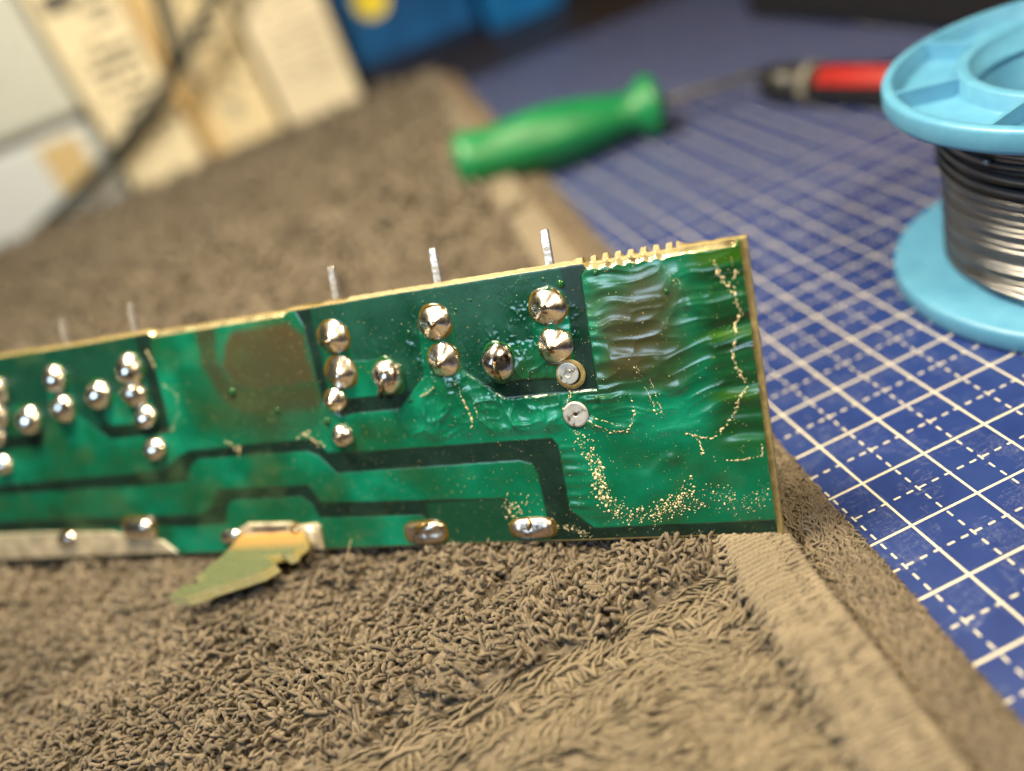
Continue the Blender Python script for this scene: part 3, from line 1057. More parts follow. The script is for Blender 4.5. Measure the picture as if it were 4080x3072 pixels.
def joint(u, v, ru, rv, kind='cone', name="solder_joint", seed=0, lead=True, label=None):
    r = np.random.default_rng(seed + 500)
    if kind == 'cone':
        hh = 0.80
        prof = [(1.0, 0.00), (0.985, 0.045), (0.93, 0.10), (0.78, 0.19), (0.62, 0.29), (0.46, 0.40), (0.32, 0.50), (0.22, 0.57), (0.13, 0.61), (0.0, 0.625)]
    else:
        hh = 0.78
        prof = [(1.0, 0.0), (0.99, 0.08), (0.94, 0.22), (0.84, 0.37), (0.70, 0.50), (0.54, 0.60), (0.36, 0.68), (0.18, 0.73), (0.0, 0.745)]
    V, F = lathe(prof, 40)
    ang = np.arctan2(V[:, 1], V[:, 0])
    rad = np.hypot(V[:, 0], V[:, 1])
    wob = 1 + 0.035 * np.sin(2 * ang + r.uniform(0, 6)) + 0.03 * np.sin(3 * ang + r.uniform(0, 6)) + 0.012 * np.sin(5 * ang + r.uniform(0, 6))
    V[:, :2] *= wob[:, None]
    V[:, 2] *= 1 + 0.10 * np.sin(ang + r.uniform(0, 6)) * rad + 0.02 * np.sin(3 * ang + r.uniform(0, 6)) * rad
    tipx, tipy = r.uniform(-.12, .12, 2)
    kz = V[:, 2] / 0.65
    V[:, 0] += tipx * kz
    V[:, 1] += (tipy - 0.06) * kz
    rm = 0.5 * (ru + rv)
    V *= np.array([ru, rv, rm * hh / 0.66])[None, :]
    o = link(name, npmesh(name, V, F), m_solder, board)
    o.location = (u, v, 0.014)
    if label:
        o['label'] = label
    hgt = V[:, 2].max()
    if lead:
        b = box_bm(-0.036, 0.036, -0.026, 0.026, hgt * 0.55, hgt + 0.045, 0.010, 2)
        p = link("lead", bm_mesh("lead", b, True), m_lead, o)
        p.location = (tipx * ru, (tipy - .06) * rv, 0)
        p.rotation_euler = (r.uniform(-.2, .2), r.uniform(-.2, .2), r.uniform(-.4, .4))
    # ring of flux round the foot
    V, F = lathe([(1.09, 0.0), (1.07, 0.02), (1.03, 0.04), (0.97, 0.05), (0.9, 0.02)], 40)
    ang = np.arctan2(V[:, 1], V[:, 0])
    V[:, :2] *= (1 + 0.05 * np.sin(2 * ang + r.uniform(0, 6)) + 0.03 * np.sin(5 * ang + r.uniform(0, 6)))[:, None]
    V *= np.array([ru, rv, rm])[None, :]
    link("flux_ring", npmesh("flux_ring", V, F), m_amber if kind == 'cone' else m_drop, o)
    return o


J = [(-5.969, 3.323, .25, .24, 'cone'), (-5.973, 2.787, .25, .246, 'cone'), (-6.174, 2.38, .174, .177, 'cone'), (-6.162, 1.825, .176, .185, 'dome'),
     (-4.295, 3.316, .25, .24, 'cone'), (-4.276, 2.778, .243, .245, 'cone'), (-2.617, 3.304, .25, .246, 'cone'), (-2.605, 2.783, .245, .243, 'cone')]
for i, (a, b, ru, rv, kd) in enumerate(J):
    joint(a, b, ru, rv, kd, seed=i)
KJ = [(-11.625, 3.30, .25, .25), (-11.607, 2.768, .25, .245), (-10.739, 2.924, .245, .255), (-9.933, 3.28, .27, .265), (-9.954, 2.846, .24, .225), (-9.856, 2.463, .22, .19),
      (-9.831, 1.905, .22, .20), (-12.496, 2.645, .26, .26), (-13.057, 3.227, .22, .25), (-13.25, 2.78, .24, .25), (-13.45, 2.40, .2, .19), (-13.46, 1.88, .2, .18)]
for i, (a, b, ru, rv) in enumerate(KJ):
    joint(a, b, ru, rv, 'dome', seed=30 + i, lead=False)
# overheated joints with cropped, bent leads
for i, (a, b, path, lab) in enumerate(((-5.196, 2.642, [(-5.17, 2.68, .16), (-5.21, 2.58, .22), (-5.26, 2.48, .20), (-5.315, 2.39, .14)], "joint with a bent lead tipped in burnt flux"),
                                       (-3.437, 2.652, [(-3.43, 2.74, .15), (-3.44, 2.66, .20), (-3.42, 2.54, .21), (-3.415, 2.43, .15)], "cracked joint with a lead bent over it"))):
    o = joint(a, b, .25, .265, 'dome', seed=60 + i, lead=False, label=lab)
    if i == 1:
        o.data.materials.clear()
        o.data.materials.append(m_darkjoint)
    P = np.array(path) - np.array([a, b, 0.0])
    V, F = tube(P, [.040, .040, .038, .030], 8)
    link("lead", npmesh("lead", V, F), m_lead, o)
    if i == 0:
        V, F = tube(P[2:] + np.array([0.008, -0.01, 0.012]), [.030, .044], 8)
        link("burnt_flux", npmesh("burnt_flux", V, F), m_dark, o)
    else:
        V, F = lathe([(0.20, 0.0), (0.20, .012), (.12, .022), (.085, .02), (.075, -.02)], 24)
        q = link("fracture_ring", npmesh("fracture_ring", V, F), m_dark, o)
        q.location = (0.0, 0.02, 0.175)
        q.scale = (.35, .35, .8)
# two bare vias
V, F = lathe([(0.150, 0), (0.146, .010), (0.135, .012), (0.06, .012), (0.052, .017), (0.042, .012), (0.0, .012)], 36)
o = link("via", npmesh("via", V, F, smooth=False), m_tin, board)
o.location = (-2.489, 2.391, 0.022)
o['label'] = "flat silver filled via on a tan ring"
V, F = lathe([(0.205, 0.0), (0.20, .006), (0.14, .007)], 36)
q = link("bare_ring", npmesh("bare_ring", V, F), m_fr4, o)
q.location = (0.035, -0.018, 0.002)
V, F = lathe([(0.180, 0), (0.176, .012), (0.155, .019), (0.034, .017), (0.028, .010), (0.027, -.03)], 36)
o = link("via", npmesh("via", V, F, smooth=False), m_tin, board)
o.location = (-2.472, 1.828, 0.036)
o['label'] = "open silver via with a round hole"
V, F = lathe([(0.0265, 0.011), (0.0, 0.011)], 20)
q = link("hole", npmesh("hole", V, F), simple("via_hole_dark", (0.004, 0.003, 0.002), 0.8), o)


def blob(u, v, ru, rv, hh, seed, mat, name="solder_pad", amp=0.10, ring=True, label=None):
    r = np.random.default_rng(900 + seed)
    V, F = lathe([(1.0, 0), (0.99, .18), (0.93, .45), (0.82, .70), (0.66, .86), (0.48, .95), (0.28, 1.0), (0.0, 1.0)], 48)
    ang = np.arctan2(V[:, 1], V[:, 0])
    rad = np.hypot(V[:, 0], V[:, 1])
    V[:, 2] *= 1 + amp * vnoise(V[:, 0] * 2.2 + seed * 7, V[:, 1] * 1.5, 200 + seed) + amp * np.sin(2 * ang + r.uniform(0, 6)) * rad
    V[:, :2] *= (1 + 0.03 * np.sin(3 * ang + r.uniform(0, 6)))[:, None]
    sq = (np.abs(np.cos(ang)) ** 3.2 + np.abs(np.sin(ang)) ** 3.2) ** (-1 / 3.2)
    V[:, :2] *= sq[:, None] * 0.98
    V *= np.array([ru, rv, hh])[None, :]
    o = link(name, npmesh(name, V, F), mat, board)
    o.location = (u, v, 0.004)
    if label:
        o['label'] = label
    if ring:
        V2, F2 = lathe([(1.10, 0), (1.07, .10), (1.0, .16), (.94, .10)], 48)
        ang = np.arctan2(V2[:, 1], V2[:, 0])
        sq = (np.abs(np.cos(ang)) ** 3.2 + np.abs(np.sin(ang)) ** 3.2) ** (-1 / 3.2)
        V2[:, :2] *= sq[:, None] * 0.98
        V2 *= np.array([ru * 1.0, rv * 1.06, hh])[None, :]
        link("flux_ring", npmesh("flux_ring", V2, F2), m_amber, o)
    return o


o1 = blob(-5.11, .225, .345, .170, .085, 1, m_pad, amp=.25, label="oval solder pad with a cropped lead")
V, F = tube([(-.12, .10, .05), (-.03, .13, .10), (.05, .15, .10), (.10, .17, .06)], [.04, .05, .045, .03], 8)
link("lead", npmesh("lead", V, F), m_amber, o1)
o2 = blob(-3.389, .228, .335, .152, .085, 2, m_pad, amp=.30)
V, F = tube([(-.02, .14, .04), (-.03, .07, .09), (-.05, .0, .085)], [.03, .035, .02], 8)
link("lead", npmesh("lead", V, F), m_lead, o2)
blob(-10.653, .505, .36, .20, .16, 3, m_solder, amp=.1, label="domed solder pad above the tinned strip")
blob(-12.407, .386, .24, .14, .12, 4, m_solder, amp=.1)
blob(-8.72, .30, .22, .12, .09, 5, m_solder, amp=.1, ring=False)
# bare tinned strip along the bottom left edge
b = prism_bm([(-17.6, .56), (-12.9, .53), (-12.0, .50), (-11.3, .48), (-10.8, .36), (-10.2, .28), (-9.93, .055), (-17.6, .03)], 0.004, 0.045, 0.02)
link("tinned_strip", bm_mesh("tinned_strip", b, False), m_cream, board)
# slot pad that holds the tab: a pale solder frame round a slot
b = prism_bm([(-8.50, .43), (-8.30, .52), (-7.45, .50), (-7.40, .44), (-6.98, .47), (-6.93, .40), (-6.95, .03), (-7.35, .02), (-7.42, .30), (-8.45, .30)], 0.004, 0.075, 0.03)
o = link("slot_pad", bm_mesh("slot_pad", b, False), m_cream, board)
b = box_bm(-8.22, -7.55, .395, .445, 0.0755, 0.080)
link("slot", bm_mesh("slot", b), m_dark, o)
blob(-7.12, .25, .17, .20, .11, 8, m_cream, name="solder_lump", ring=False, amp=.2)
blob(-7.40, .40, .10, .08, .10, 9, m_amber, name="flux_lump", ring=False, amp=.2)

# snapped fibreglass tab pushed through the slot: top outline in the world, level
tab_xy = [(-8.62, -0.06), (-7.80, -0.66), (-7.70, -0.82), (-7.717, -1.035), (-7.86, -1.10), (-7.90, -1.19), (-8.02, -1.18), (-8.10, -1.04), (-8.24, -1.00), (-8.37, -0.96), (-8.26, -1.10), (-8.20, -1.24),
          (-8.45, -1.285), (-9.663, -1.05), (-9.956, -0.857), (-9.683, -0.748), (-9.511, -0.838), (-9.326, -0.79), (-9.516, -0.674), (-9.071, -0.453)]
b = prism_bm(tab_xy, 0.815, 1.0)
bmesh.ops.triangulate(b, faces=[f for f in b.faces if len(f.verts) > 4])
me = bm_mesh("snapped_tab", b)
me.transform(BM.inverted())
g = G("tab_fibreglass")
g.set(Roughness=0.5)
g.b.inputs['Subsurface Weight'].default_value = 0.3
g.b.inputs['Subsurface Radius'].default_value = (0.08, 0.07, 0.02)
fz = g.noise(10, 5, .7)
c_edge = g.ramp(fz, [(0.3, (0.68, 0.60, 0.22)), (0.7, (0.90, 0.84, 0.46))])
c_top = g.ramp(fz, [(0.3, (0.038, 0.056, 0.020)), (0.7, (0.080, 0.100, 0.036))])
tcn = g.n('ShaderNodeTexCoord')
sxyz = g.n('ShaderNodeSeparateXYZ')
g.l(tcn.outputs['Object'], sxyz.inputs[0])
stain = g.n('ShaderNodeMapRange')
stain.inputs['From Min'].default_value = 0.42
stain.inputs['From Max'].default_value = 0.10
g.l(sxyz.outputs[2], stain.inputs[0])
c_top = g.mix(g.math('MULTIPLY', stain.outputs[0], 0.85), c_top, (0.40, 0.19, 0.035))
at = g.n('ShaderNodeAttribute', attribute_name='top')
g.l(g.mix(at.outputs['Fac'], c_edge, c_top), g.b.inputs['Base Color'])
g.bump(g.noise(50, 4, .7), 0.4, 0.012)
a = me.attributes.new('top', 'FLOAT', 'FACE')
upl = BM.inverted().to_3x3() @ Vector((0, 0, 1))
a.data.foreach_set('value', [1.0 if p.normal.dot(upl) > .7 else 0.0 for p in me.polygons])
o = link("snapped_tab", me, g.m, board)
o['label'] = "snapped yellow green fibreglass tab sticking out of the slot"

# pins standing up behind the top edge
for (a, la) in ((-5.915, 4.33), (-4.23, 4.33), (-2.566, 4.31), (-9.85, 4.33), (-11.41, 4.28)):
    hw = 0.056
    b = bmesh.new()
    ring0 = None
    rows_ = [(3.0, hw), (la - 0.16, hw), (la - 0.14, hw * 0.96), (la - 0.03, hw * 0.90), (la, hw * 0.7)]
    for (vv, w) in rows_:
        zo = -0.10 * max(0.0, vv - 4.0)
        ring = [b.verts.new((x, vv, z)) for x, z in ((-w, -.235 + zo * 1.2), (w, -.235 + zo * 1.2), (w, -.168 + zo), (-w, -.168 + zo))]
        if ring0:
            for i in range(4):
                b.faces.new((ring0[i], ring0[(i + 1) % 4], ring[(i + 1) % 4], ring[i]))
        else:
            b.faces.new(ring[::-1])
        ring0 = ring
    b.faces.new(ring0)
    bmesh.ops.recalc_face_normals(b, faces=b.faces)
    bmesh.ops.bevel(b, geom=b.edges[:], offset=0.006, segments=1, affect='EDGES')
    o = link("pin", bm_mesh("pin", b), m_pin, board)
    o.location = (a, 0, 0)

# flux beads, flakes and crack lines, all real little lumps
ico = bmesh.new()
bmesh.ops.create_icosphere(ico, subdivisions=1, radius=1)
IV = np.array([v.co[:] for v in ico.verts])
IF = np.array([[v.index for v in f.verts] for f in ico.faces])
ico.free()
bead_u, bead_v, bead_a, bead_b, bead_t = [], [], [], [], []


def bead(u, v, a, b=None, th=0.0):
    bead_u.append(u)
    bead_v.append(v)
    bead_a.append(a)
    bead_b.append(b or a)
    bead_t.append(th)


def along(pl, step):
    P = np.array(pl, float)
    out = []
    for p, q in zip(P[:-1], P[1:]):
        L = np.linalg.norm(q - p)
        for s_ in np.arange(0, L, step):
            out.append((*(p + (q - p) * s_ / L), math.atan2(q[1] - p[1], q[0] - p[0])))
    return out


crack_runs = []
cr1 = [(-0.401, 3.582), (-0.354, 3.375), (-0.215, 3.129), (-0.171, 2.896), (-0.293, 2.708), (-0.254, 2.626), (-0.335, 2.379), (-0.305, 2.22), (-0.209, 2.001), (-0.301, 1.853), (-0.402, 1.651), (-0.636, 1.403), (-0.748, 1.331), (-0.947, 1.402), (-1.048, 1.424)]
for pl, dens, sz, wob in ((cr1, .028, .011, .03), ([(-0.105, 1.226), (-0.149, 1.069), (-0.377, 1.045), (-0.581, 1.041)], .026, .008, .02),
                          ([(-0.902, 1.343), (-0.876, 1.15), (-0.895, 1.11)], .04, .011, .03), ([(-0.207, 3.577), (-0.169, 3.397), (-0.217, 3.305)], .05, .009, .03),
                          ([(-4.157, 2.475), (-4.084, 2.191), (-4.004, 1.937), (-4.024, 1.753)], .03, .010, .03), ([(-4.461, 2.538), (-4.51, 2.389), (-4.737, 2.287)], .026, .009, .01),
                          ([(-3.92, 2.2), (-3.9, 1.9)], .04, .009, .02), ([(-2.569, 2.219), (-2.496, 2.124), (-2.659, 1.875)], .03, .010, .03),
                          ([(-2.286, 1.782), (-1.986, 1.652), (-1.805, 1.593)], .03, .008, .02), ([(-2.287, 1.70), (-2.031, 1.53), (-1.779, 1.55), (-1.671, 1.754), (-1.703, 2.074)], .03, .008, .02),
                          ([(-1.55, 2.4), (-1.45, 2.0), (-1.35, 1.75)], .03, .006, .05), ([(-1.4, 2.2), (-1.3, 1.7)], .03, .006, .06),
                          ([(-9.346, 2.936), (-9.138, 2.743), (-9.164, 2.487), (-9.362, 2.2), (-9.833, 2.106)], .035, .008, .03), ([(-8.392, 1.903), (-8.146, 1.777), (-8.213, 1.60)], .03, .012, .05),
                          ([(-6.852, 1.925), (-6.7, 1.78), (-6.60, 1.66)], .02, .013, .06), ([(-7.0, 1.86), (-6.75, 1.95)], .02, .010, .05), ([(-9.5, 3.5), (-9.42, 3.2)], .04, .012, .03)):
    P = np.array(along(pl, .022))[:, :2]
    P = P + rng.normal(0, sz * .9, P.shape)
    rr_ = np.clip(sz * .34 * rng.lognormal(0, .8, len(P)), .0012, sz * 1.4)
    rr_[[0, -1]] = .001
    cuts = np.r_[0, np.sort(rng.choice(len(P), min(len(P) // 4, 22), replace=False)), len(P)]
    for c0, c1 in zip(cuts[:-1], cuts[1:]):
        if c1 - c0 > 2 and rng.random() < .75:
            crack_runs.append((P[c0:c1], rr_[c0:c1]))
    for (a, b, th) in along(pl, dens * 1.8):
        sc = rng.lognormal(0, .45)
        bead(a + rng.normal(0, wob * .5), b + rng.normal(0, wob * .5), sz * sc * rng.uniform(1, 2.1), sz * sc * .75, th + rng.normal(0, .5))
        if rng.random() < .5:
            bead(a + rng.normal(0, wob * 1.6), b + rng.normal(0, wob * 1.6), sz * .35, sz * .3, rng.uniform(0, 3))
for pl, n_, sp_, mx in (([(-2.49, 1.557), (-2.385, 1.319), (-2.333, 1.026), (-2.318, 0.675), (-2.175, 0.492), (-1.939, 0.364), (-1.64, 0.306), (-1.45, 0.484), (-1.222, 0.558), (-1.038, 0.73)], 420, .075, .0165),
                        ([(-2.33, 1.1), (-2.30, .68), (-2.15, .5)], 90, .05, .022), ([(-1.45, 0.45), (-1.181, 0.44), (-0.95, 0.52), (-0.739, 0.615), (-0.402, 0.431), (-0.078, 0.619)], 240, .065, .011),
                        ([(-1.62, .30), (-1.45, .47), (-1.2, .56)], 90, .05, .015), ([(-3.007, 0.233), (-2.737, 0.175), (-2.605, 0.045)], 110, .03, .010),
                        ([(-3.60, .62), (-3.55, .45)], 26, .03, .014), ([(-3.72, .50), (-3.60, .30)], 20, .02, .014), ([(-0.95, 3.5), (-0.85, 3.3)], 20, .03, .008)):
    P = along(pl, .01)
    for k in rng.integers(0, len(P), n_):
        a, b, th = P[k]
        r_ = min(mx * 1.3, mx * .42 * rng.lognormal(0, .55))
        bead(a + rng.normal(0, sp_), b + rng.normal(0, sp_), r_ * rng.uniform(1, 1.25), r_, rng.uniform(0, 3))
for k in range(750):                                  # dust and tiny flakes
    bead(rng.uniform(-9.5, -.1), rng.uniform(.05, 3.7), rng.uniform(.0025, .0065), None, 0)
for k in range(26):                                    # little scratches of residue by the right pads
    bead(-3.35 - rng.random() * .45, .3 + rng.random() * .45, rng.uniform(.012, .04), .005, 1.2 + rng.normal(0, .5))
bu, bv = np.array(bead_u), np.array(bead_v)
ba, bb, bt = np.array(bead_a), np.array(bead_b), np.array(bead_t)
q = (bu < -.085) & (bv > .02) & (bv < 3.72)
bu, bv, ba, bb, bt = bu[q], bv[q], ba[q], bb[q], bt[q]
iu = np.clip(np.searchsorted(ug, bu), 0, nI - 1)
iv = np.clip(np.searchsorted(tg, bv), 0, nJ - 1)
hz_ = H[iu, iv]
ct, s_t = np.cos(bt)[:, None], np.sin(bt)[:, None]
lx, ly = IV[:, 0][None, :] * ba[:, None], IV[:, 1][None, :] * bb[:, None]
V = np.stack([bu[:, None] + lx * ct - ly * s_t, bv[:, None] + lx * s_t + ly * ct, hz_[:, None] + IV[:, 2][None, :] * np.minimum(ba, bb)[:, None] * .6], -1).reshape(-1, 3)
F = (np.arange(len(bu))[:, None, None] * len(IV) + IF[None]).reshape(-1, 3)
o = link("flux_beads", npmesh("flux_beads", V, F), m_bead, board)
CV, CF, off = [], [], 0
for P, rr_ in crack_runs:
    iu = np.clip(np.searchsorted(ug, P[:, 0]), 0, nI - 1)
    iv = np.clip(np.searchsorted(tg, P[:, 1]), 0, nJ - 1)
    V, F = tube(np.c_[P, H[iu, iv]], rr_, 6)
    CV.append(V)
    CF.append(F + off)
    off += len(V)
tag(link("flaked_crack", npmesh("flaked_crack", np.concatenate(CV), np.concatenate(CF)), m_bead, board), "ragged pale cracks in the mask", kind='stuff')
tag(o, "pale gold beads and cracked flakes of flux", kind='stuff')

ico = bmesh.new()
bmesh.ops.create_icosphere(ico, subdivisions=3, radius=1)
IV3 = np.array([v.co[:] for v in ico.verts])
IF3 = np.array([[v.index for v in f.verts] for f in ico.faces])
ico.free()
for (a, b, r_) in ((-2.392, 3.581, .052), (-1.897, 3.654, .036), (-2.145, 2.016, .035), (-4.734, 3.23, .030), (-4.916, 2.257, .028), (-6.40, 2.07, .055), (-8.01, 2.689, .060), (-7.25, 2.318, .04),
                   (-1.03, 3.296, .028), (-4.42, 3.62, .02), (-3.95, 3.45, .02), (-3.7, 3.55, .018), (-4.95, 3.42, .018), (-2.62, 3.68, .022), (-1.75, 2.02, .016)):
    me = npmesh("flux_drop", IV3 * np.array([r_, r_ * 1.08, r_ * .6]), IF3)
    o = link("flux_drop", me, m_drop, board)
    a_i, b_i = min(np.searchsorted(ug, a), nI - 1), min(np.searchsorted(tg, b), nJ - 1)
    o.location = (a, b, float(H[a_i, b_i]) + r_ * .1)

# ------------------------------------------------------------------ solder spool
sp_root = empty("solder_spool", (6.196, -1.738, 0))
tag(sp_root, "light blue plastic spool of solder wire standing on the cutting mat", "spool")
g = G("spool_plastic")
g.set(Roughness=0.42)
f = g.noise(2.5, 4)
g.l(g.ramp(f, [(0.3, (0.062, 0.225, 0.400)), (0.7, (0.085, 0.270, 0.445))]), g.b.inputs['Base Color'])
g.bump(g.noise(28, 3, .6), 0.12, 0.02)
m_spool = g.m
R0, HT, TK = 3.07, 3.633, 0.40
# lower flange: plain disc with rounded rim
prof = [(0.0, 0.0), (R0 - .10, 0.0), (R0 - .03, .03), (R0, .09), (R0, TK - .08), (R0 - .025, TK - .025), (R0 - .09, TK), (1.5, TK), (0.0, TK)]
V, F = lathe(prof, 128)
link("lower_flange", npmesh("lower_flange", V, F), m_spool, sp_root)
# upper flange: rim, recessed floor, hub ring
z0, z1, zf = HT - TK, HT, HT - 0.30
prof = [(1.72, z0), (R0 - .10, z0), (R0 - .02, z0 + .04), (R0, z0 + .10), (R0, z1 - .07), (R0 - .02, z1 - .02), (R0 - .06, z1), (R0 - .15, z1), (R0 - .175, z1 - .02), (R0 - .20, zf + .05),
        (R0 - .26, zf), (2.06, zf), (2.00, zf + .05), (1.985, z1 - .02), (1.96, z1), (1.82, z1), (1.79, z1 - .02), (1.76, z1 - .6), (1.72, z0)]
V, F = lathe(prof, 128)
link("upper_flange", npmesh("upper_flange", V, F), m_spool, sp_root)
for kx in range(8):
    a = math.radians(151.5 + 45 * kx)
    b = box_bm(1.93, R0 - .16, -.035, .035, zf - .01, z1 - .012, .012, 2)
    o = link("rib", bm_mesh("rib", b, False), m_spool, sp_root)
    o.rotation_euler = (0, 0, a)
# core tube with an inner web
prof = [(1.74, .41), (1.90, .41), (1.90, z0 - .001), (1.74, z0 - .001), (1.74, .41)]
V, F = lathe(prof, 96)
link("core", npmesh("core", V, F), m_spool, sp_root)
for kx in range(2):
    b = box_bm(-1.735, 1.735, -.05, .05, .41, HT - 0.75)
    o = link("core_web", bm_mesh("core_web", b), m_spool, sp_root)
    o.rotation_euler = (0, 0, math.radians(28 + 90 * kx))
# solder wire winding (helix, visible layers)
pitch = 0.094
m_wire = simple("solder_wire", (0.25, 0.255, 0.28), 0.28, 0.97, var=0.10, nscale=2)
turns = int((z0 - TK - .04) / pitch)
tt = np.linspace(0, turns, turns * 72)
rad = 2.20 + 0.015 * np.sin(tt * 1.7) + 0.05 * np.exp(-((tt - turns + 1.5) / 2.0) ** 2)
zz = TK + .05 + tt * pitch + 0.02 * np.sin(tt * 2 * np.pi + 1) * (np.sin(tt * .9) ** 2)
P = np.stack([rad * np.cos(tt * 2 * np.pi), rad * np.sin(tt * 2 * np.pi), zz], -1)
V, F = tube(P, 0.0475, 8)
# crossing top layer of a few slanted turns
t2 = np.linspace(0, 3.2, 260)
z2 = TK + 1.75 + 0.20 * t2 + .16 * np.sin(t2 * 2 * np.pi + 2.4)
P2 = np.stack([2.285 * np.cos(t2 * 2 * np.pi + 2), 2.285 * np.sin(t2 * 2 * np.pi + 2), z2], -1)
V2, F2 = tube(P2, 0.0475, 8)
link("wire_winding", npmesh("wire_winding", np.r_[V, V2], np.r_[F, F2 + len(V)]), m_wire, sp_root)
# loose end running off over the lower flange
ang = np.radians(np.linspace(170, 262, 40))
rr = np.linspace(2.24, 2.62, 40)
P = np.stack([rr * np.cos(ang), rr * np.sin(ang), np.linspace(.62, .452, 40)], -1)
V, F = tube(P, 0.05, 10)
link("wire_end", npmesh("wire_end", V, F), m_wire, sp_root)

# ------------------------------------------------------------------ screwdriver with green handle
def along_axis(P0, P1):
    d = (Vector(P1) - Vector(P0))
    q = d.to_track_quat('Z', 'Y')
    return Matrix.Translation(Vector(P0)) @ q.to_matrix().to_4x4(), d.length


M, L = along_axis((-1.42, 13.0, 1.22), (4.72, 11.95, 0.86))
sd = empty("screwdriver", mat=M)
tag(sd, "screwdriver with a flared green handle lying across the towel edge and the mat", "screwdriver")
g = G("green_handle_plastic")
g.set(Roughness=0.40)
g.l(g.ramp(g.noise(2, 3), [(0.3, (0.002, 0.140, 0.042)), (0.7, (0.003, 0.180, 0.056))]), g.b.inputs['Base Color'])
m_green = g.m
prof = [(0, -.02), (.45, 0), (.68, .06), (.79, .18), (.80, .45), (.74, .8), (.745, 1.3), (.83, 2.0), (.87, 2.6), (.83, 3.3), (.74, 4.0), (.62, 4.6), (.53, 5.05), (.55, 5.3), (.70, 5.5), (.79, 5.65), (.78, 5.85), (.6, 5.95), (0, 5.97)]
prof = [(r_ * (1.08 + 0.10 * (z > 5.2)), z * L / 5.9) for r_, z in prof]
V, F = lathe(prof, 64)
ang = np.arctan2(V[:, 1], V[:, 0])
rad = np.hypot(V[:, 0], V[:, 1])
zz = V[:, 2] / L
flute = 0.045 * sstep(.1, .25, zz) * sstep(.88, .75, zz) * (np.cos(6 * ang) * .5 - .3)
V[:, :2] *= (1 + flute)[:, None]
link("handle", npmesh("handle", V, F), m_green, sd)
V, F = lathe([(.0, L - .1), (.13, L), (.12, L + 3.6), (.09, L + 3.9), (.0, L + 3.95)], 24)
link("shaft", npmesh("shaft", V, F), simple("shaft_steel", (0.07, 0.068, 0.07), 0.5, 0.6), sd)

# ------------------------------------------------------------------ black tool with red grip
M, L = along_axis((7.70, 10.72, .56), (9.3, 6.2, .56))
bt_root = empty("hand_tool", mat=M)
tag(bt_root, "black tool with a grey ring and red grip lying behind the solder spool", "hand tool")
m_blk = simple("black_plastic", (0.010, 0.010, 0.011), 0.38)
V, F = lathe([(0, 0), (.38, .02), (.48, .12), (.53, .4), (.55, 1.45), (.0, 1.45)], 40)
link("cap", npmesh("cap", V, F), m_blk, bt_root)
V, F = lathe([(0, 1.46), (.57, 1.46), (.59, 1.5), (.59, 1.68), (.57, 1.72), (0, 1.72)], 40)
link("collar", npmesh("collar", V, F), simple("grey_collar", (0.16, 0.15, 0.13), 0.4), bt_root)
V, F = lathe([(0, 1.73), (.54, 1.73), (.55, 2.0), (.55, 6.5), (.4, 6.7), (0, 6.72)], 40)
link("barrel", npmesh("barrel", V, F), m_blk, bt_root)
a = np.radians(np.linspace(-27, 27, 14))
zs_ = np.array([2.05, 2.15, 4.0, 6.2, 6.3])
rsv = np.array([.552, .60, .60, .60, .552])
up_w = M.to_3x3().inverted() @ Vector((0, 0, 1))
base_a = math.atan2(up_w.y, up_w.x)
to_cam = M.to_3x3().inverted() @ Vector((-0.62, -0.40, 0.72))
base_a = math.atan2(to_cam.y, to_cam.x)
V = np.stack([rsv[:, None] * np.cos(a + base_a), rsv[:, None] * np.sin(a + base_a), np.repeat(zs_[:, None], len(a), 1)], -1).reshape(-1, 3)
ii = np.arange(len(zs_) * len(a)).reshape(len(zs_), len(a))
F = np.stack([ii[:-1, :-1], ii[:-1, 1:], ii[1:, 1:], ii[1:, :-1]], -1).reshape(-1, 4)
Vi = V * np.array([.9, .9, 1])
F = np.r_[F, F[:, ::-1] + len(V)]
link("grip", npmesh("grip", np.r_[V, Vi], F), simple("red_grip", (0.27, 0.007, 0.006), 0.5), bt_root)

# ------------------------------------------------------------------ black case at the upper right
case = empty("black_case", (12.2, 19.6, 0))
case.rotation_euler = (0, 0, math.radians(-84))
tag(case, "black case with rounded edges standing at the back right of the mat", "case")
b = box_bm(0, 15, 0, 9, 0.003, 3.0, .35, 3)
link("case_body", bm_mesh("case_body", b, False), m_blk, case)
b = box_bm(.08, 14.92, .08, 8.92, 3.04, 4.4, .35, 3)
link("case_lid", bm_mesh("case_lid", b, False), simple("black_lid", (0.018, 0.017, 0.015), 0.45, bump=.3, bscale=6), case)

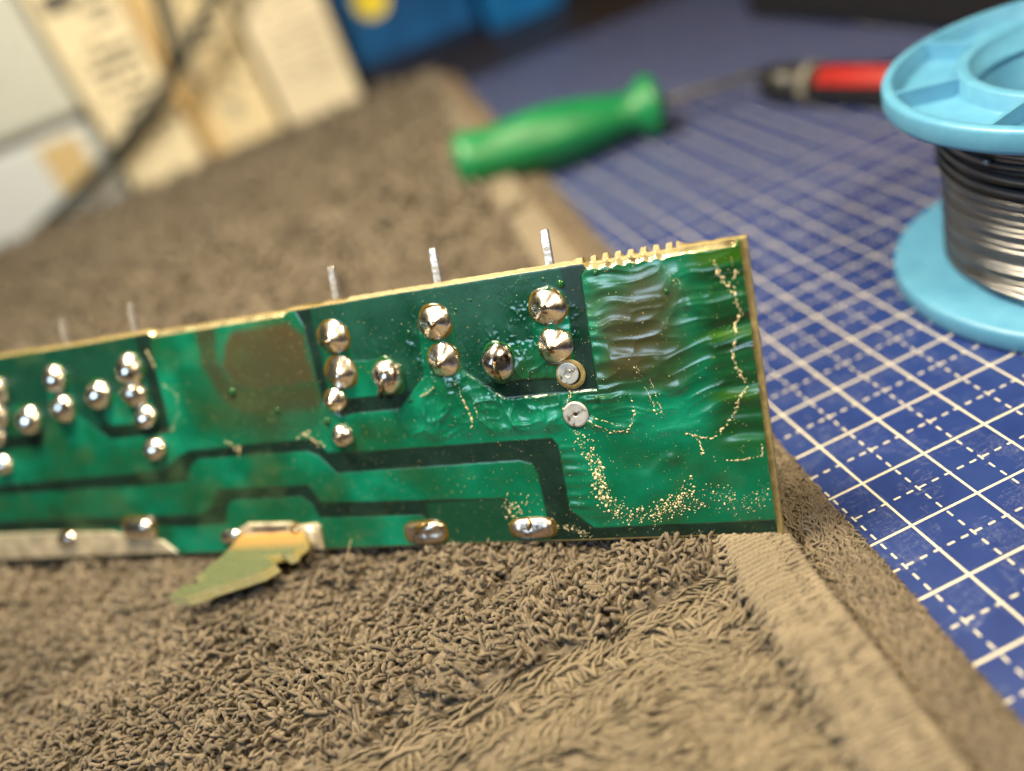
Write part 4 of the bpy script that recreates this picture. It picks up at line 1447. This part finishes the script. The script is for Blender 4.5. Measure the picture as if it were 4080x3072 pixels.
# ------------------------------------------------------------------ cartons, box and wire stand at the back left
def print_mat(name, paper, inkc, rows, cols, dens, x0, x1, z0, z1):
    """paper with rows of blurred print inside a rectangle (object coordinates, front face)"""
    g = G(name)
    g.set(Roughness=0.6)
    tc = g.n('ShaderNodeTexCoord')
    s = g.n('ShaderNodeSeparateXYZ')
    g.l(tc.outputs['Object'], s.inputs[0])
    X, Z = s.outputs[0], s.outputs[2]
    rowi = g.math('FLOOR', g.math('MULTIPLY', Z, rows))
    rowf = g.math('FRACT', g.math('MULTIPLY', Z, rows))
    coli = g.math('FLOOR', g.math('MULTIPLY', X, cols))
    cv = g.n('ShaderNodeCombineXYZ')
    g.l(coli, cv.inputs[0])
    g.l(rowi, cv.inputs[1])
    wn = g.n('ShaderNodeTexWhiteNoise')
    g.l(cv.outputs[0], wn.inputs['Vector'])
    on = g.math('MULTIPLY', g.math('LESS_THAN', wn.outputs['Value'], dens), g.math('LESS_THAN', rowf, 0.5))
    inside = g.math('MULTIPLY', g.math('MULTIPLY', g.math('GREATER_THAN', X, x0), g.math('LESS_THAN', X, x1)),
                    g.math('MULTIPLY', g.math('GREATER_THAN', Z, z0), g.math('LESS_THAN', Z, z1)))
    on = g.math('MULTIPLY', on, inside)
    base = g.ramp(g.noise(0.5, 3), [(0.35, tuple(c * .88 for c in paper)), (0.7, paper)])
    g.l(g.mix(on, base, inkc), g.b.inputs['Base Color'])
    return g.m


def carton(name, x0, x1, y, depth, h, rot, mat, label, zb=-0.2, side=None):
    o = empty(name, (x0, y, zb))
    o.rotation_euler = (0, 0, math.radians(rot))
    tag(o, label, "carton", "cartons at the back left")
    w = x1 - x0
    link("carton_body", bm_mesh("carton_body", box_bm(0, w, 0, depth, 0.0, h, .12, 2)), mat, o)
    link("carton_flap", bm_mesh("carton_flap", box_bm(.1, w - .1, .1, depth - .1, h + .01, h + .12, .03, 1)), side or mat, o)
    return o


cream = (0.84, 0.73, 0.50)
ink = (0.12, 0.11, 0.09)
m_c1 = print_mat("cream_print_one", cream, ink, 1.6, 2.6, .62, 0.9, 3.3, 2.0, 9.2)
o = carton("carton", -14.2, -10.4, 33.9, 6, 12, 4, m_c1, "cream carton with dark print, left of the wire crossing")
link("print_mark", bm_mesh("print_mark", box_bm(.5, 1.9, -.02, 0.06, 8.6, 9.4)), simple("dark_print", (0.05, 0.05, 0.045), .6), o)
m_c2 = print_mat("cream_print_two", (0.84, 0.70, 0.44), ink, 1.8, 2.2, .35, 0.8, 3.2, 2.6, 8.2)
o = carton("carton", -9.95, -6.2, 35.2, 5, 12, 2, m_c2, "cream carton with an ochre edge behind the wire crossing", side=m_c2)
link("ochre_edge", bm_mesh("ochre_edge", box_bm(.02, .75, -.03, 0.05, .1, 11.8)), simple("ochre_print", (0.72, 0.54, 0.28), .6), o)
V, F = lathe([(0, 0), (.34, 0), (.36, .02), (.36, .05)], 24)
q = link("round_mark", npmesh("round_mark", V, F), simple("grey_mark", (0.26, 0.27, 0.22), .6), o)
q.rotation_euler = (math.radians(90), 0, 0)
q.location = (1.9, -.01, 1.9)
m_c3 = print_mat("cream_print_three", (0.84, 0.74, 0.54), (0.52, 0.45, 0.34), 2.2, 2.0, .8, 0.7, 3.6, 1.6, 11)
carton("carton", -5.85, -1.75, 34.6, 5, 12, 2, m_c3, "plain cream carton with faint lines of print, next to the blue box")
m_c4 = simple("ochre_card", (0.58, 0.42, 0.20), .6)
carton("carton", -10.6, -9.0, 36.3, 4, 12, 3, m_c4, "narrow ochre carton standing between the printed ones")

wb = empty("storage_box", (-30, 34.2, -0.2))
tag(wb, "pale grey storage box with a lid seam at the far left", "storage box")
m_wht = simple("pale_grey_plastic", (0.56, 0.58, 0.53), .45)
link("box_body", bm_mesh("box_body", box_bm(0, 15.2, 0, 10, 0, 4.05, .25, 3)), simple("white_plastic", (0.66, 0.70, 0.72), .45), wb)
link("box_lid", bm_mesh("box_lid", box_bm(-.1, 15.5, -.35, 10.2, 4.45, 13, .3, 3)), m_wht, wb)
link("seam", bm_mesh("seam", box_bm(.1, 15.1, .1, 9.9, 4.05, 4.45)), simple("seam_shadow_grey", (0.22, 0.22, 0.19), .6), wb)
link("tan_label", bm_mesh("tan_label", box_bm(12.6, 14.6, -.03, .1, 1.0, 3.7)), simple("tan_label_paper", (0.62, 0.47, 0.24), .6), wb)

ws = empty("wire_stand", (-19, 33.1, 0))
tag(ws, "dark green wire stand with two crossing rods in front of the cartons", "wire stand")
m_rod = simple("dark_green_rod", (0.012, 0.019, 0.017), .45)
V, F = tube(np.array([(-19.2, 33.3, 0.1), (-17.4, 33.2, .75), (-13.5, 33.15, 2.35), (-9.97, 33.1, 4.25), (-6.5, 33.1, 6.75), (-2.5, 33.1, 9.8), (0, 33.1, 11.6)]) - np.array([-19, 33.1, 0]), .31, 14)
link("rod", npmesh("rod", V, F), m_rod, ws)
V, F = tube(np.array([(-9.75, 33.0, 4.35), (-9.55, 32.95, 4.9), (-9.2, 32.9, 6.0), (-8.75, 32.9, 8.0), (-8.2, 32.9, 11.5)]) - np.array([-19, 33.1, 0]), .25, 14)
link("rod", npmesh("rod", V, F), m_rod, ws)

bb_ = empty("blue_box", (-1.15, 37.6, -0.2))
tag(bb_, "dark blue box with a yellow round mark behind the cream cartons", "box")
m_blue = simple("blue_card", (0.006, 0.085, 0.27), .35, var=.35, nscale=.5)
link("box_body", bm_mesh("box_body", box_bm(0, 7.2, 0, 8, 0, 9, .1, 2)), m_blue, bb_)
V, F = lathe([(0, 0), (.92, 0), (.95, .02), (.95, .05)], 40)
o = link("yellow_mark", npmesh("yellow_mark", V, F), simple("yellow_print", (0.78, 0.62, 0.03), .5), bb_)
o.rotation_euler = (math.radians(90), 0, 0)
o.location = (1.95, -.01, 4.0)
link("base_shade_strip", bm_mesh("base_shade_strip", box_bm(.0, 7.2, -.03, .1, 0.02, 1.0)), simple("navy_shade", (0.004, 0.015, 0.05), .4), bb_)  # dark strip paints the shadow along the foot of the box
b2 = empty("blue_box", (6.7, 37.8, -0.2))
tag(b2, "smaller bright blue box right of the yellow marked one", "box")
link("box_body", bm_mesh("box_body", box_bm(0, 4.6, 0, 7, 0, 7, .1, 2)), simple("bright_blue_card", (0.008, 0.14, 0.42), .35, var=.3, nscale=.6), b2)
link("box_top", bm_mesh("box_top", box_bm(.1, 4.5, .1, 6.9, 7.01, 7.25, .05, 1)), m_blue, b2)
